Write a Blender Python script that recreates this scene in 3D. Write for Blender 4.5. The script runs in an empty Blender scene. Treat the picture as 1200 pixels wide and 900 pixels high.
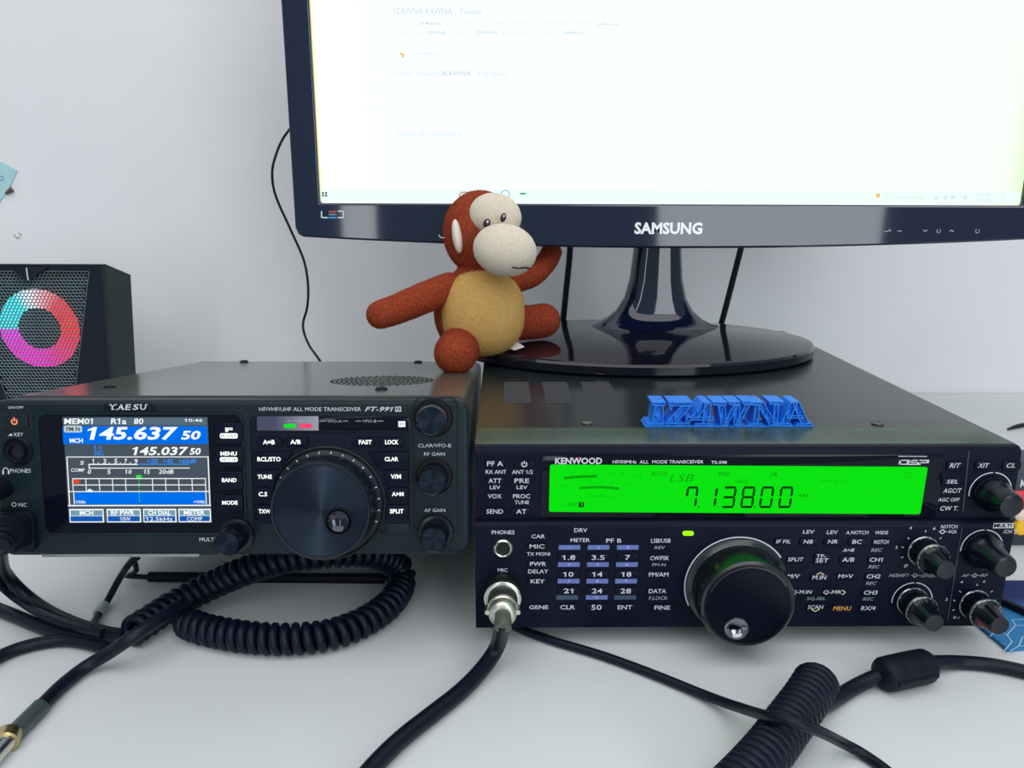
import bpy, bmesh, math, random
from math import pi, sin, cos, radians, sqrt, atan2, hypot
from mathutils import Vector, Matrix, noise

random.seed(7)
SC = bpy.context.scene
COL = SC.collection

# ------------------------------------------------------------------ camera
FPX = 900.0                                   # focal length in pixels of a 1200 px wide frame
PITCH, YAW, ROLL = radians(13.8), radians(0.75), radians(0.2)
EYE = Vector((0.0, -0.3572, 0.2266))
_f = Vector((sin(YAW) * cos(PITCH), cos(YAW) * cos(PITCH), -sin(PITCH)))
_r = Vector((cos(YAW), -sin(YAW), 0))
_u = _r.cross(_f)
RIGHT = _r * cos(ROLL) + _u * sin(ROLL)
UP = -_r * sin(ROLL) + _u * cos(ROLL)
FWD = _f
cd = bpy.data.cameras.new('camera')
cd.sensor_fit = 'HORIZONTAL'
cd.sensor_width = 36.0
cd.lens = 36.0 * FPX / 1200.0
cd.clip_start = 0.01
cam = bpy.data.objects.new('camera', cd)
COL.objects.link(cam)
mw = Matrix.Identity(4)
for i, v in enumerate((RIGHT, UP, -FWD)):
    mw[0][i], mw[1][i], mw[2][i] = v
mw.translation = EYE
cam.matrix_world = mw
SC.camera = cam

# ------------------------------------------------------------------ world, lights, exposure
W = bpy.data.worlds.new('world')
SC.world = W
W.use_nodes = True
W.node_tree.nodes['Background'].inputs[0].default_value = (0.60, 0.84, 0.94, 1)
W.node_tree.nodes['Background'].inputs[1].default_value = 0.40


def area(name, loc, target, sx, sy, watts, color):
    l = bpy.data.lights.new(name, 'AREA')
    l.shape = 'RECTANGLE'
    l.size, l.size_y, l.energy, l.color = sx, sy, watts, color
    o = bpy.data.objects.new(name, l)
    COL.objects.link(o)
    o.location = loc
    o.rotation_euler = (Vector(target) - Vector(loc)).to_track_quat('-Z', 'Y').to_euler()
    return o


area('window_light', (-0.585, -2.4, 0.6), (0.0, 0.3, 0.2), 0.14, 1.7, 3.4, (0.92, 0.97, 1.0))
area('window_light', (1.08, -2.4, 0.6), (0.0, 0.3, 0.2), 0.9, 1.7, 20, (0.90, 0.97, 1.0))
area('ceiling_light', (0.0, -0.85, 1.7), (0.05, 0.1, 0.1), 2.6, 2.0, 29, (1.0, 0.93, 0.94))
SC.view_settings.view_transform = 'Standard'
SC.view_settings.look = 'None'
SC.view_settings.exposure = 0.0
SC.view_settings.gamma = 1.0
SC.view_settings.use_curve_mapping = False


# ------------------------------------------------------------------ helpers
def ray(px, py):
    return FWD + RIGHT * ((px - 600) / FPX) - UP * ((py - 450) / FPX)


def on_y(px, py, y):
    d = ray(px, py)
    return EYE + d * ((y - EYE.y) / d.y)


def on_z(px, py, z):
    d = ray(px, py)
    return EYE + d * ((z - EYE.z) / d.z)


def at_depth(px, py, dep):
    return EYE + ray(px, py) * dep


def zm(ox, oy, s):
    return lambda x, y: (ox + x / s, oy + y / s)


ZA, ZB, ZC, ZD, ZE = zm(0, 400, 4), zm(250, 400, 4), zm(0, 600, 3), zm(250, 560, 4), zm(550, 500, 4)
ZG, ZH, ZI, ZJ, ZK = zm(550, 600, 6), zm(880, 500, 3.75), zm(740, 600, 5.295), zm(740, 530, 5.4545), zm(1020, 600, 6.206)
ZM, ZN, ZS, ZP = zm(400, 200, 3.6), zm(320, 0, 2.7273), zm(0, 170, 3), (lambda x, y: (x, y))


class Frame:
    """local frame of a thing: x right, y into its depth, z up"""
    def __init__(s, M):
        s.M, s.I = M, M.inverted()
        s.o = s.I @ EYE
        s.R = s.I.to_3x3()

    def at(s, px, py, d=0.0):
        r = s.R @ ray(px, py)
        return s.o + r * ((d - s.o.y) / r.y)

    def top(s, px, py, z):
        r = s.R @ ray(px, py)
        return s.o + r * ((z - s.o.z) / r.z)

    def box(s, Z, x0, y0, x1, y1, d=0.0):
        a = s.at(*Z((x0), (y0 + y1) / 2), d)
        b = s.at(*Z((x1), (y0 + y1) / 2), d)
        t = s.at(*Z((x0 + x1) / 2, y0), d)
        l = s.at(*Z((x0 + x1) / 2, y1), d)
        return a.x, b.x, l.z, t.z


# ---- materials
MATS = {}


def mat(name, col, rough=0.5, metal=0.0, var=0.15, scale=60.0, bump=0.0, bscale=400.0, spec=0.5, emit=None, es=1.0,
        coat=0.0, sheen=0.0, aniso=0.0, sss=0.0):
    if name in MATS:
        return MATS[name]
    m = bpy.data.materials.new(name)
    m.use_nodes = True
    nt = m.node_tree
    b = nt.nodes['Principled BSDF']
    b.inputs['Roughness'].default_value = rough
    b.inputs['Metallic'].default_value = metal
    b.inputs['Specular IOR Level'].default_value = spec
    b.inputs['Coat Weight'].default_value = coat
    b.inputs['Coat Roughness'].default_value = 0.05
    b.inputs['Sheen Weight'].default_value = sheen
    tc = nt.nodes.new('ShaderNodeTexCoord')
    if var > 0:
        n = nt.nodes.new('ShaderNodeTexNoise')
        n.inputs['Scale'].default_value = scale
        n.inputs['Detail'].default_value = 4
        nt.links.new(tc.outputs['Object'], n.inputs['Vector'])
        r = nt.nodes.new('ShaderNodeValToRGB')
        r.color_ramp.elements[0].position = 0.3
        r.color_ramp.elements[1].position = 0.7
        r.color_ramp.elements[0].color = (*[c * (1 - var) for c in col], 1)
        r.color_ramp.elements[1].color = (*[min(1, c * (1 + var)) for c in col], 1)
        nt.links.new(n.outputs['Fac'], r.inputs[0])
        nt.links.new(r.outputs[0], b.inputs['Base Color'])
    else:
        b.inputs['Base Color'].default_value = (*col, 1)
    if bump > 0:
        n2 = nt.nodes.new('ShaderNodeTexNoise')
        n2.inputs['Scale'].default_value = bscale
        n2.inputs['Detail'].default_value = 3
        nt.links.new(tc.outputs['Object'], n2.inputs['Vector'])
        bp = nt.nodes.new('ShaderNodeBump')
        bp.inputs['Strength'].default_value = bump
        bp.inputs['Distance'].default_value = 0.001
        nt.links.new(n2.outputs['Fac'], bp.inputs['Height'])
        nt.links.new(bp.outputs[0], b.inputs['Normal'])
    if emit:
        b.inputs['Emission Color'].default_value = (*emit, 1)
        b.inputs['Emission Strength'].default_value = es
    if aniso:
        b.inputs['Anisotropic'].default_value = aniso
        b.inputs['Anisotropic Rotation'].default_value = 0.25
        t = nt.nodes.new('ShaderNodeTangent')
        t.direction_type = 'RADIAL'
        t.axis = 'Y'
        nt.links.new(t.outputs[0], b.inputs['Tangent'])
    MATS[name] = m
    return m


def glow(name, col, s=1.0):
    return mat(name, (0.0, 0.0, 0.0), 0.25, var=0, emit=col, es=s, spec=0.0)


def srgb(r, g, b):
    f = lambda c: c / 12.92 if c <= 0.04045 else ((c + 0.055) / 1.055) ** 2.4
    return tuple(f(v / 255) for v in (r, g, b))


BLACK = mat('black_plastic', (0.005, 0.007, 0.015), 0.42, bump=0.012, bscale=1500, spec=0.18)
NAVY = mat('radio_front_plastic', (0.004, 0.006, 0.018), 0.40, bump=0.012, bscale=1800, spec=0.10)
KEYM = mat('key_plastic', (0.004, 0.006, 0.018), 0.36, spec=0.12)
FTF = mat('teal_black_front', (0.006, 0.016, 0.021), 0.38, bump=0.012, bscale=1800, spec=0.22)
COVER = mat('satin_cover_paint', (0.015, 0.020, 0.022), 0.20, bump=0.006, bscale=2500, spec=0.5)
LIP = mat('green_grey_lip_paint', (0.045, 0.075, 0.052), 0.26, bump=0.006, bscale=2500, spec=0.5)
FTCOVER = mat('grey_cover_paint', (0.080, 0.086, 0.077), 0.19, bump=0.004, bscale=2500, spec=0.8)
GLASS = mat('black_display_glass', (0.004, 0.005, 0.011), 0.06, var=0, spec=0.2)
GLOSS = mat('piano_black_gloss', (0.006, 0.010, 0.034), 0.05, var=0, coat=0.5)
RUBBER = mat('black_rubber', (0.005, 0.006, 0.014), 0.5, bump=0.03, bscale=900, spec=0.2)
CABLE = mat('black_cable_sheath', (0.004, 0.006, 0.016), 0.40, spec=0.25)
WELL = mat('matte_black', (0.004, 0.004, 0.006), 0.7)
CHROME = mat('worn_chrome', (0.72, 0.70, 0.62), 0.25, 1.0, var=0.12, scale=300)
STEEL = mat('dark_knurled_steel', (0.16, 0.155, 0.14), 0.35, 1.0, var=0.2, scale=500)
PRINT = mat('white_print', (0.66, 0.67, 0.74), 0.5, var=0.05)
DIMPR = mat('grey_print', (0.36, 0.38, 0.45), 0.5, var=0.05)
GREENPR = mat('green_grey_print', (0.22, 0.34, 0.34), 0.5, var=0.05)
ORANGE = mat('orange_print', (0.85, 0.38, 0.08), 0.5, var=0.05)
BLUEPR = mat('blue_band_print', (0.13, 0.17, 0.46), 0.5, var=0.08)
TEALPR = mat('dim_band_print', (0.035, 0.065, 0.12), 0.5, var=0.08)
BACKLIT = mat('backlit_legend', (0.8, 0.8, 0.75), 0.4, var=0, emit=(1.0, 1.0, 0.88), es=0.55)


def radial_face(name, col, rough=0.28):
    return mat(name, col, rough, 1.0, var=0.1, scale=900, aniso=0.96)


BRUSH = radial_face('brushed_dial_face', (0.022, 0.031, 0.046), 0.26)


def glyphs(t, bold):
    cu = bpy.data.curves.new('t', 'FONT')
    cu.body = t
    cu.resolution_u = 2
    cu.offset = bold
    o = bpy.data.objects.new('t', cu)
    me = bpy.data.meshes.new_from_object(o)
    bpy.data.objects.remove(o)
    bpy.data.curves.remove(cu)
    return me


# ---- mesh builder
class MB:
    def __init__(s):
        s.bm = bmesh.new()

    def poly(s, pts):
        return s.bm.faces.new([s.bm.verts.new(p) for p in pts])

    def grid(s, rings, closed=True, cap0=False, cap1=False):
        vr = [[s.bm.verts.new(p) for p in r] for r in rings]
        n = len(vr[0])
        for a, b in zip(vr, vr[1:]):
            for i in range(n if closed else n - 1):
                j = (i + 1) % n
                s.bm.faces.new((a[i], a[j], b[j], b[i]))
        if cap0:
            s.bm.faces.new(vr[0][::-1])
        if cap1:
            s.bm.faces.new(vr[-1])
        return s

    def box(s, x0, x1, y0, y1, z0, z1):
        s.grid([[(x0, y0, z), (x1, y0, z), (x1, y1, z), (x0, y1, z)] for z in (z0, z1)], True, True, True)
        return s

    def prism(s, poly, y0, y1, b=0.0, seg=2):
        """outline in x,z; front at y0 (towards the viewer), back at y1, front edge rounded by b"""
        cx = sum(p[0] for p in poly) / len(poly)
        cz = sum(p[1] for p in poly) / len(poly)
        rings = [[(p[0], y1, p[1]) for p in poly]]
        if b > 0:
            for k in range(seg + 1):
                a = pi / 2 * k / seg
                yy = y0 + b * (1 - sin(a))
                ins = offset_poly(poly, -b * (1 - cos(a)))
                rings.append([(p[0], yy, p[1]) for p in ins])
        else:
            rings.append([(p[0], y0, p[1]) for p in poly])
        s.grid(rings, True, True, True)
        return s

    def tops(s, poly, z0, z1):
        """outline in x,y extruded in z"""
        s.grid([[(p[0], p[1], z) for p in poly] for z in (z0, z1)], True, True, True)
        return s

    def plate(s, outer, holes, y0, y1):
        bm = bmesh.new()
        es = []
        for loop in [outer] + holes:
            vs = [bm.verts.new((p[0], y1, p[1])) for p in loop]
            es += [bm.edges.new((vs[i], vs[(i + 1) % len(vs)])) for i in range(len(vs))]
        bmesh.ops.triangle_fill(bm, edges=es, use_beauty=True)
        r = bmesh.ops.extrude_face_region(bm, geom=bm.faces[:])
        vs = [g for g in r['geom'] if isinstance(g, bmesh.types.BMVert)]
        bmesh.ops.translate(bm, verts=vs, vec=(0, y0 - y1, 0))
        bmesh.ops.recalc_face_normals(bm, faces=bm.faces)
        me = bpy.data.meshes.new('tmp')
        bm.to_mesh(me)
        bm.free()
        s.bm.from_mesh(me)
        bpy.data.meshes.remove(me)
        return s

    def lathe(s, cx, cz, prof, n=40, flute=0, amp=0.0, f0=0, f1=99, cap=True, cap0=False):
        """prof: (radius, y) from the back to the front, around an axis along y"""
        rings = []
        for k, (r, y) in enumerate(prof):
            ring = []
            for i in range(n):
                a = 2 * pi * i / n
                rr = r
                if flute and f0 <= k <= f1:
                    rr = r * (1 + amp * (1 if cos(a * flute) > 0 else -1) * 0.5)
                ring.append((cx + rr * cos(a), y, cz + rr * sin(a)))
            rings.append(ring)
        s.grid(rings, True, cap0, cap)
        return s

    def lathe_z(s, cx, cy, prof, n=24):
        s.grid([[(cx + r * cos(2 * pi * i / n), cy + r * sin(2 * pi * i / n), z) for i in range(n)] for r, z in prof], True, True, True)
        return s

    def tube(s, pts, r, n=10, smooth=True, step=0.004):
        pts = resample(pts, step) if smooth else [Vector(p) for p in pts]
        fr = frames(pts)
        rf = r if callable(r) else (lambda t: r)
        m = len(pts) - 1
        s.grid([[c + (N * cos(2 * pi * i / n) + B * sin(2 * pi * i / n)) * rf(k / m) for i in range(n)]
                for k, (c, (N, B)) in enumerate(zip(pts, fr))], True, True, True)
        return s

    def ell(s, c, a, b, d, n=24, m=14, sq=1.0):
        """ellipsoid with half-axis vectors a, b, d"""
        c = Vector(c)
        rings = []
        for k in range(1, m):
            t = pi * k / m
            pw = lambda v: abs(v) ** sq * (1 if v > 0 else -1)
            rings.append([c + (a * pw(cos(2 * pi * i / n)) + b * pw(sin(2 * pi * i / n))) * sin(t) + d * cos(t) for i in range(n)])
        top = s.bm.verts.new(c + d)
        bot = s.bm.verts.new(c - d)
        vr = [[s.bm.verts.new(p) for p in r] for r in rings]
        for p, q in zip(vr, vr[1:]):
            for i in range(n):
                s.bm.faces.new((p[i], p[(i + 1) % n], q[(i + 1) % n], q[i]))
        for i in range(n):
            s.bm.faces.new((top, vr[0][(i + 1) % n], vr[0][i]))
            s.bm.faces.new((bot, vr[-1][i], vr[-1][(i + 1) % n]))
        return s

    def text(s, t, x0, x1, z0, z1, y, shear=0.0, bold=0.0):
        me = glyphs(t, bold)
        V = [(v.co.x, v.co.y) for v in me.vertices]
        F = [tuple(p.vertices) for p in me.polygons]
        bpy.data.meshes.remove(me)
        if any(c.isdigit() for c in t):
            one = glyphs('1', bold)
            ow = [v.co.x for v in one.vertices]
            oh = max(v.co.y for v in one.vertices)
            bpy.data.meshes.remove(one)
            w1 = max(ow) - min(ow)
            for i, c in enumerate(t):
                if c == '1':                       # the built-in figure one is a bare stem: give it its flag
                    pm = glyphs(t[:i + 1], bold)
                    xr = max(v.co.x for v in pm.vertices) - w1 * 0.5
                    bpy.data.meshes.remove(pm)
                    k = len(V)
                    V += [(xr, oh), (xr - w1 * .5 - 0.15, oh - 0.13), (xr - w1 * .5 - 0.15, oh - 0.25), (xr, oh - 0.13)]
                    F.append((k, k + 1, k + 2, k + 3))
        if not V:
            return s
        V = [(a + shear * b, b) for a, b in V]
        a0, a1 = min(v[0] for v in V), max(v[0] for v in V)
        b0, b1 = min(v[1] for v in V), max(v[1] for v in V)
        sx = (x1 - x0) / max(1e-6, a1 - a0)
        sz = (z1 - z0) / max(1e-6, b1 - b0)
        vs = [s.bm.verts.new((x0 + (a - a0) * sx, y, z0 + (b - b0) * sz)) for a, b in V]
        for f in F:
            try:
                s.bm.faces.new([vs[i] for i in f])
            except ValueError:
                pass
        return s

    def quad(s, x0, x1, z0, z1, y):
        s.poly([(x0, y, z0), (x1, y, z0), (x1, y, z1), (x0, y, z1)])
        return s

    def line(s, p, q, w, y):
        """flat printed line from p to q (x,z)"""
        dx, dz = q[0] - p[0], q[1] - p[1]
        l = hypot(dx, dz) or 1e-9
        nx, nz = -dz / l * w / 2, dx / l * w / 2
        s.poly([(p[0] + nx, y, p[1] + nz), (q[0] + nx, y, q[1] + nz), (q[0] - nx, y, q[1] - nz), (p[0] - nx, y, p[1] - nz)])
        return s

    def arc(s, cx, cz, r, a0, a1, w, y, n=24):
        for k in range(n):
            t0, t1 = a0 + (a1 - a0) * k / n, a0 + (a1 - a0) * (k + 1) / n
            s.poly([(cx + (r + e) * cos(t), y, cz + (r + e) * sin(t)) for t, e in ((t0, -w / 2), (t0, w / 2), (t1, w / 2), (t1, -w / 2))])
        return s

    def build(s, name, m, parent=None, ang=38, weld=0):
        bm = s.bm
        if weld:
            bmesh.ops.remove_doubles(bm, verts=bm.verts, dist=weld)
        bmesh.ops.recalc_face_normals(bm, faces=bm.faces)
        for f in bm.faces:
            f.smooth = True
        la = radians(ang)
        for e in bm.edges:
            e.smooth = len(e.link_faces) == 2 and e.calc_face_angle(0) < la
        me = bpy.data.meshes.new(name)
        bm.to_mesh(me)
        bm.free()
        o = bpy.data.objects.new(name, me)
        COL.objects.link(o)
        for x in (m if isinstance(m, (list, tuple)) else [m]):
            me.materials.append(x)
        if parent:
            o.parent = parent
        return o


def offset_poly(poly, d):
    n = len(poly)
    area2 = sum(poly[i][0] * poly[(i + 1) % n][1] - poly[(i + 1) % n][0] * poly[i][1] for i in range(n))
    sg = 1 if area2 > 0 else -1
    out = []
    for i in range(n):
        p0, p1, p2 = poly[i - 1], poly[i], poly[(i + 1) % n]
        e1 = Vector((p1[0] - p0[0], p1[1] - p0[1])).normalized()
        e2 = Vector((p2[0] - p1[0], p2[1] - p1[1])).normalized()
        n1 = Vector((e1.y, -e1.x)) * sg
        n2 = Vector((e2.y, -e2.x)) * sg
        m = n1 + n2
        l = m.length
        m = m / l if l > 1e-6 else n1
        k = d / max(0.35, m.dot(n1))
        out.append((p1[0] + m.x * k, p1[1] + m.y * k))
    return out


def rrect(x0, x1, z0, z1, r, n=5):
    r = min(r, (x1 - x0) / 2.01, (z1 - z0) / 2.01)
    out = []
    for cx, cz, a in ((x1 - r, z0 + r, -pi / 2), (x1 - r, z1 - r, 0), (x0 + r, z1 - r, pi / 2), (x0 + r, z0 + r, pi)):
        for k in range(n + 1):
            t = a + pi / 2 * k / n
            out.append((cx + r * cos(t), cz + r * sin(t)))
    return out


def circ(cx, cz, r, n=40):
    return [(cx + r * cos(2 * pi * i / n), cz + r * sin(2 * pi * i / n)) for i in range(n)]


def catmull(pts, per=16):
    P = [Vector(p) for p in pts]
    if len(P) == 2:
        return P
    P = [P[0] * 2 - P[1]] + P + [P[-1] * 2 - P[-2]]
    out = []
    for i in range(1, len(P) - 2):
        a, b, c, d = P[i - 1:i + 3]
        for k in range(per):
            t = k / per
            out.append(0.5 * ((2 * b) + (c - a) * t + (2 * a - 5 * b + 4 * c - d) * t * t + (3 * b - a - 3 * c + d) * t ** 3))
    out.append(P[-2])
    return out


def resample(pts, step):
    P = catmull(pts)
    L = [0.0]
    for a, b in zip(P, P[1:]):
        L.append(L[-1] + (b - a).length)
    n = max(2, int(L[-1] / step))
    out, j = [], 0
    for k in range(n + 1):
        t = L[-1] * k / n
        while j < len(L) - 2 and L[j + 1] < t:
            j += 1
        s = (t - L[j]) / max(1e-9, L[j + 1] - L[j])
        out.append(P[j].lerp(P[j + 1], min(1, max(0, s))))
    return out


def frames(pts):
    out, N = [], None
    for i in range(len(pts)):
        T = (pts[min(i + 1, len(pts) - 1)] - pts[max(i - 1, 0)]).normalized()
        if N is None:
            N = T.orthogonal().normalized()
        N = (N - T * N.dot(T)).normalized()
        out.append((N, T.cross(N)))
    return out


def coil_points(pts, R, pitch, per=14):
    P = resample(pts, pitch / per)
    fr = frames(P)
    return [c + (N * cos(2 * pi * k / per) + B * sin(2 * pi * k / per)) * R for k, (c, (N, B)) in enumerate(zip(P, fr))]


def thing(name, label, cat, M=None, group=None):
    o = bpy.data.objects.new(name, None)
    o.empty_display_size = 0.02
    COL.objects.link(o)
    if M is not None:
        o.matrix_world = M
    return tag(o, label, cat, group)


def tag(o, label, cat, group=None):
    o['label'] = label
    o['category'] = cat
    if group:
        o['group'] = group
    return o


def struct(o):
    o['kind'] = 'structure'
    return o


class Words:
    """flat print: every word set with texts() becomes a part of its own, the marks added to .mb one part more"""
    def __init__(s, name, m, parent, marks='printed_mark'):
        s.name, s.m, s.parent, s.marks, s.mb = name, m, parent, marks, MB()

    def done(s):
        if len(s.mb.bm.verts):
            s.mb.build(s.marks, s.m, s.parent)


def texts(fr, rows, Z, d, mb, shear=0.0, bold=0.006):
    """rows of (string, x0, y0, x1, y1) in photo-crop measure set on the plane y = d of a frame"""
    for t, x0, y0, x1, y1 in rows:
        if isinstance(mb, Words):
            MB().text(t, *fr.box(Z, x0, y0, x1, y1, d), d, shear, bold).build(mb.name, mb.m, mb.parent)
        else:
            mb.text(t, *fr.box(Z, x0, y0, x1, y1, d), d, shear, bold)


# ------------------------------------------------------------------ the setting
wallm = mat('painted_wall', (0.83, 0.815, 0.825), 0.85, var=0.035, scale=5, bump=0.05, bscale=90)
deskm = mat('white_desk_laminate', (0.66, 0.68, 0.68), 0.42, var=0.03, scale=9)
WALL_Y = 0.52
struct(MB().box(-3, 3, WALL_Y, WALL_Y + 0.1, -0.74, 2.2).build('wall_back', wallm))
struct(MB().box(-3, 3, -3.2, WALL_Y + 0.1, -0.80, -0.74).build('floor', mat('floor_wood', (0.30, 0.22, 0.16), 0.5, var=0.3, scale=4)))
desk = thing('desk', 'white laminate desk top with everything standing on it', 'desk', Matrix.Translation((0.1, 0.06, -0.74)))
MB().prism([(-1.0, 0.708), (1.0, 0.708), (1.0, 0.74), (-1.0, 0.74)], -0.42, WALL_Y - 0.062, 0.003).build('desk_top', deskm, desk)
for sx in (-0.92, 0.92):
    for sy in (-0.35, 0.38):
        MB().box(sx - 0.025, sx + 0.025, sy - 0.025, sy + 0.025, 0, 0.708).build('leg', CHROME, desk)

# ------------------------------------------------------------------ transceiver with the green display
KM = Matrix.Translation((0.1215, 0.0, 0.0))
K = Frame(KM)
KW = 0.135
rk = thing('transceiver', 'black transceiver with a bright green display, under the monitor stand', 'radio', KM)
ZT, ZB_, ZMID = 0.107, 0.011, 0.0692
FU, FL = 0.0, -0.004                     # y of the upper and of the lower front


def round_front(x0, x1, z0, z1, yf, yb, r):
    """box whose top front edge is rounded, profile in y,z swept along x"""
    pr = [(yb, z0), (yf, z0)]
    for k in range(6):
        a = pi / 2 * k / 5
        pr.append((yf + r * (1 - cos(a)), z1 - r * (1 - sin(a))))
    pr.append((yb, z1))
    m = MB()
    m.grid([[(x, p[0], p[1]) for p in pr] for x in (x0, x1)], True, True, True)
    return m


MB().box(-KW, KW, 0.0325, 0.333, ZB_, ZT).build('top_cover', COVER, rk)
round_front(-KW, KW, ZMID, ZT - 0.0002, FU, 0.0325, 0.0035).build('upper_front', [NAVY], rk)
round_front(-KW, KW, ZMID - 0.0005, ZT, 0.0045, 0.0325, 0.002).build('front_lip', LIP, rk)
round_front(-KW, KW, ZB_, ZMID, FL, 0.0325, 0.003).build('lower_front', NAVY, rk)
for sx in (-0.11, 0.11):
    for sy in (0.04, 0.28):
        MB().lathe_z(sx, sy, [(0.009, 0.0), (0.010, 0.0115)]).build('foot', RUBBER, rk)
for px, py in ((687.5, 496), (1028.5, 497)):
    p = K.top(px, py, ZT)
    sc_ = MB().lathe_z(p.x, p.y, [(0.0032, ZT), (0.0032, ZT + 0.0006), (0.0022, ZT + 0.0013)], 18).build('screw', STEEL, rk)
    MB().box(p.x - 0.0014, p.x + 0.0014, p.y - 0.0003, p.y + 0.0003, ZT + 0.0012, ZT + 0.0015).build('screw_slot', WELL, sc_)
for x0, x1 in ((186, 376), (478, 672), (778, 1000)):
    m, sl_ = MB(), MB()
    a = K.top(560 + x0 / 6, 471, ZT)
    b = K.top(560 + x1 / 6, 471, ZT)
    for k in range(12):
        yy = a.y + k * 0.0044
        m.grid([[(x, yy - 0.0011, ZT), (x, yy - 0.0007, ZT + 0.0004), (x, yy - 0.0003, ZT + 0.0003), (x, yy - 0.0001, ZT)]
                for x in (a.x, b.x)], True, True, True)
        sl_.tops([(a.x, yy), (b.x, yy), (b.x, yy + 0.0022), (a.x, yy + 0.0022)], ZT - 0.0002, ZT + 0.00008)
    v_ = m.build('vent_louvres', COVER, rk)
    sl_.build('vent_slots', WELL, v_)

# display
x0, x1, z0, z1 = K.box(ZP, 634, 532, 1101, 607.3, FU)
win = MB().prism(rrect(x0, x1, max(z0, ZMID + 0.0004), z1, 0.002), FU - 0.0008, FU + 0.004, 0.0002).build('display_window', GLASS, rk)
dl = FU - 0.0011
c = [K.at(px, py, dl) for px, py in ((644.5, 544.6), (1087.3, 547.4), (1078.5, 602.6), (643.3, 599.8))]
lx0, lx1, lz0, lz1 = c[0].x, c[1].x, c[3].z, c[0].z
lcd = MB()
pl = [(c[3].x, c[3].z), (c[2].x, c[2].z), (c[1].x, c[1].z), (c[0].x, c[0].z)]
rp = []
for i in range(4):
    p, a, b = Vector(pl[i]), Vector(pl[i - 1]), Vector(pl[(i + 1) % 4])
    for k in range(5):
        t = k / 4
        q = (p + (a - p).normalized() * 0.0012).lerp(p, t).lerp(p.lerp(p + (b - p).normalized() * 0.0012, t), t)
        rp.append((q.x, q.y))
lcd.prism(rp, dl, dl + 0.0004)
lcd = lcd.build('green_lcd', glow('green_lcd_light', (0.004, 0.82, 0.006), 0.95), win)
SEG = glow('lcd_segment_dark', (0.002, 0.045, 0.004))
SEGM = glow('lcd_segment_mid', (0.004, 0.30, 0.006))
SEGF = glow('lcd_segment_faint', (0.004, 0.56, 0.006))
ds = dl - 0.00025


def seven(m, ch, x0, x1, y0, y1, sl, w):
    """seven-segment figure in the ZJ crop"""
    on = {'0': 'abcdef', '1': 'bc', '3': 'abcdg', '7': 'abcf', '8': 'abcdefg'}[ch]
    ym = (y0 + y1) / 2
    g = w * 0.22
    h = w / 2
    def P(x, y):
        q = K.at(*ZJ(x + sl * (y1 - y) / (y1 - y0), y), ds)
        return (q.x, ds, q.z)
    def hbar(y):
        m.poly([P(x0 + g + h * .2, y), P(x0 + h + g, y - h), P(x1 - h - g, y - h), P(x1 - g - h * .2, y), P(x1 - h - g, y + h), P(x0 + h + g, y + h)])
    def vbar(x, a, b):
        m.poly([P(x, a + g), P(x + h, a + h + g), P(x + h, b - h - g), P(x, b - g), P(x - h, b - h - g), P(x - h, a + h + g)])
    if 'a' in on: hbar(y0 + h)
    if 'g' in on: hbar(ym)
    if 'd' in on: hbar(y1 - h)
    if 'f' in on: vbar(x0 + h, y0 + h, ym)
    if 'e' in on: vbar(x0 + h, ym, y1 - h)
    if 'b' in on: vbar(x1 - h, y0 + h, ym)
    if 'c' in on: vbar(x1 - h, ym, y1 - h)


for ch, x0, x1 in (('7', 336, 412), ('1', 490, 536), ('3', 572, 656), ('8', 692, 776), ('0', 812, 896), ('0', 934, 1018)):
    m = MB()
    seven(m, ch, x0, x1, 218, 357, 20, 15)
    m.build('lcd_digit', SEG, lcd)
m = MB()
for x in (424, 784):
    MB().quad(*K.box(ZJ, x, 345, x + 8, 355, ds), ds).build('lcd_point', SEG, lcd)
# meter bars
for xa, ya, xb, yb, ym, n in ((447, 241, 595, 233, -2, 20), (520, 288, 698, 290, -5, 22)):
    m = MB()
    for k in range(n):
        t = k / (n - 1)
        x = xa + (xb - xa) * t
        y = ya + (yb - ya) * t + ym * 4 * t * (1 - t)
        m.quad(*K.box(ZE, x - 2.2, y - 6, x + 2.2, y + 6, ds), ds)
    m.build('meter_bars', SEG, lcd)
m = MB()
m.quad(*K.box(ZE, 512, 354, 538, 378, ds), ds)
m.build('antenna_square', SEG, lcd)
m = Words('lcd_lettering', SEGM, lcd, 'printed_mark')
texts(K, [('LSB', 938, 223, 1052, 258)], ZE, ds, m, 0.25, -0.012)
texts(K, [('PRE', 555, 127, 632, 153), ('AGC', 668, 173, 750, 197), ('/A', 882, 124, 932, 158), ('\u25c4FI'[1:], 1092, 266, 1128, 290)], ZJ, ds, m, 0.2, 0)
texts(K, [('AUTO', 850, 210, 930, 232), ('ANT', 457, 356, 508, 374)], ZE, ds, m, 0.2, 0)
p0, p1, p2 = (K.at(*ZJ(x, y), ds) for x, y in ((1066, 279), (1086, 270), (1086, 288)))
m.mb.poly([(p.x, ds, p.z) for p in (p0, p1, p2)])
m.done()
m = Words('lcd_scale', SEGF, lcd, 'printed_mark')
texts(K, [('RX EQ', 312, 230, 415, 248), ('CE', 672, 203, 706, 221)], ZH, ds, m, 0.1, 0)
texts(K, [('S', 428, 222, 436, 234), ('1', 452, 216, 456, 227), ('3', 480, 212, 488, 223), ('5', 512, 210, 520, 221), ('7', 545, 209, 553, 220), ('9', 580, 209, 588, 220),
          ('20', 650, 210, 676, 222), ('40', 700, 213, 726, 225), ('60dB', 770, 219, 810, 236), ('ALC', 424, 268, 450, 282), ('10', 560, 250, 576, 260), ('20', 610, 250, 626, 260), ('50', 660, 256, 680, 268), ('100%', 730, 264, 766, 278),
          ('COMP', 590, 318, 640, 330)], ZE, ds, m, 0, 0)
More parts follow.
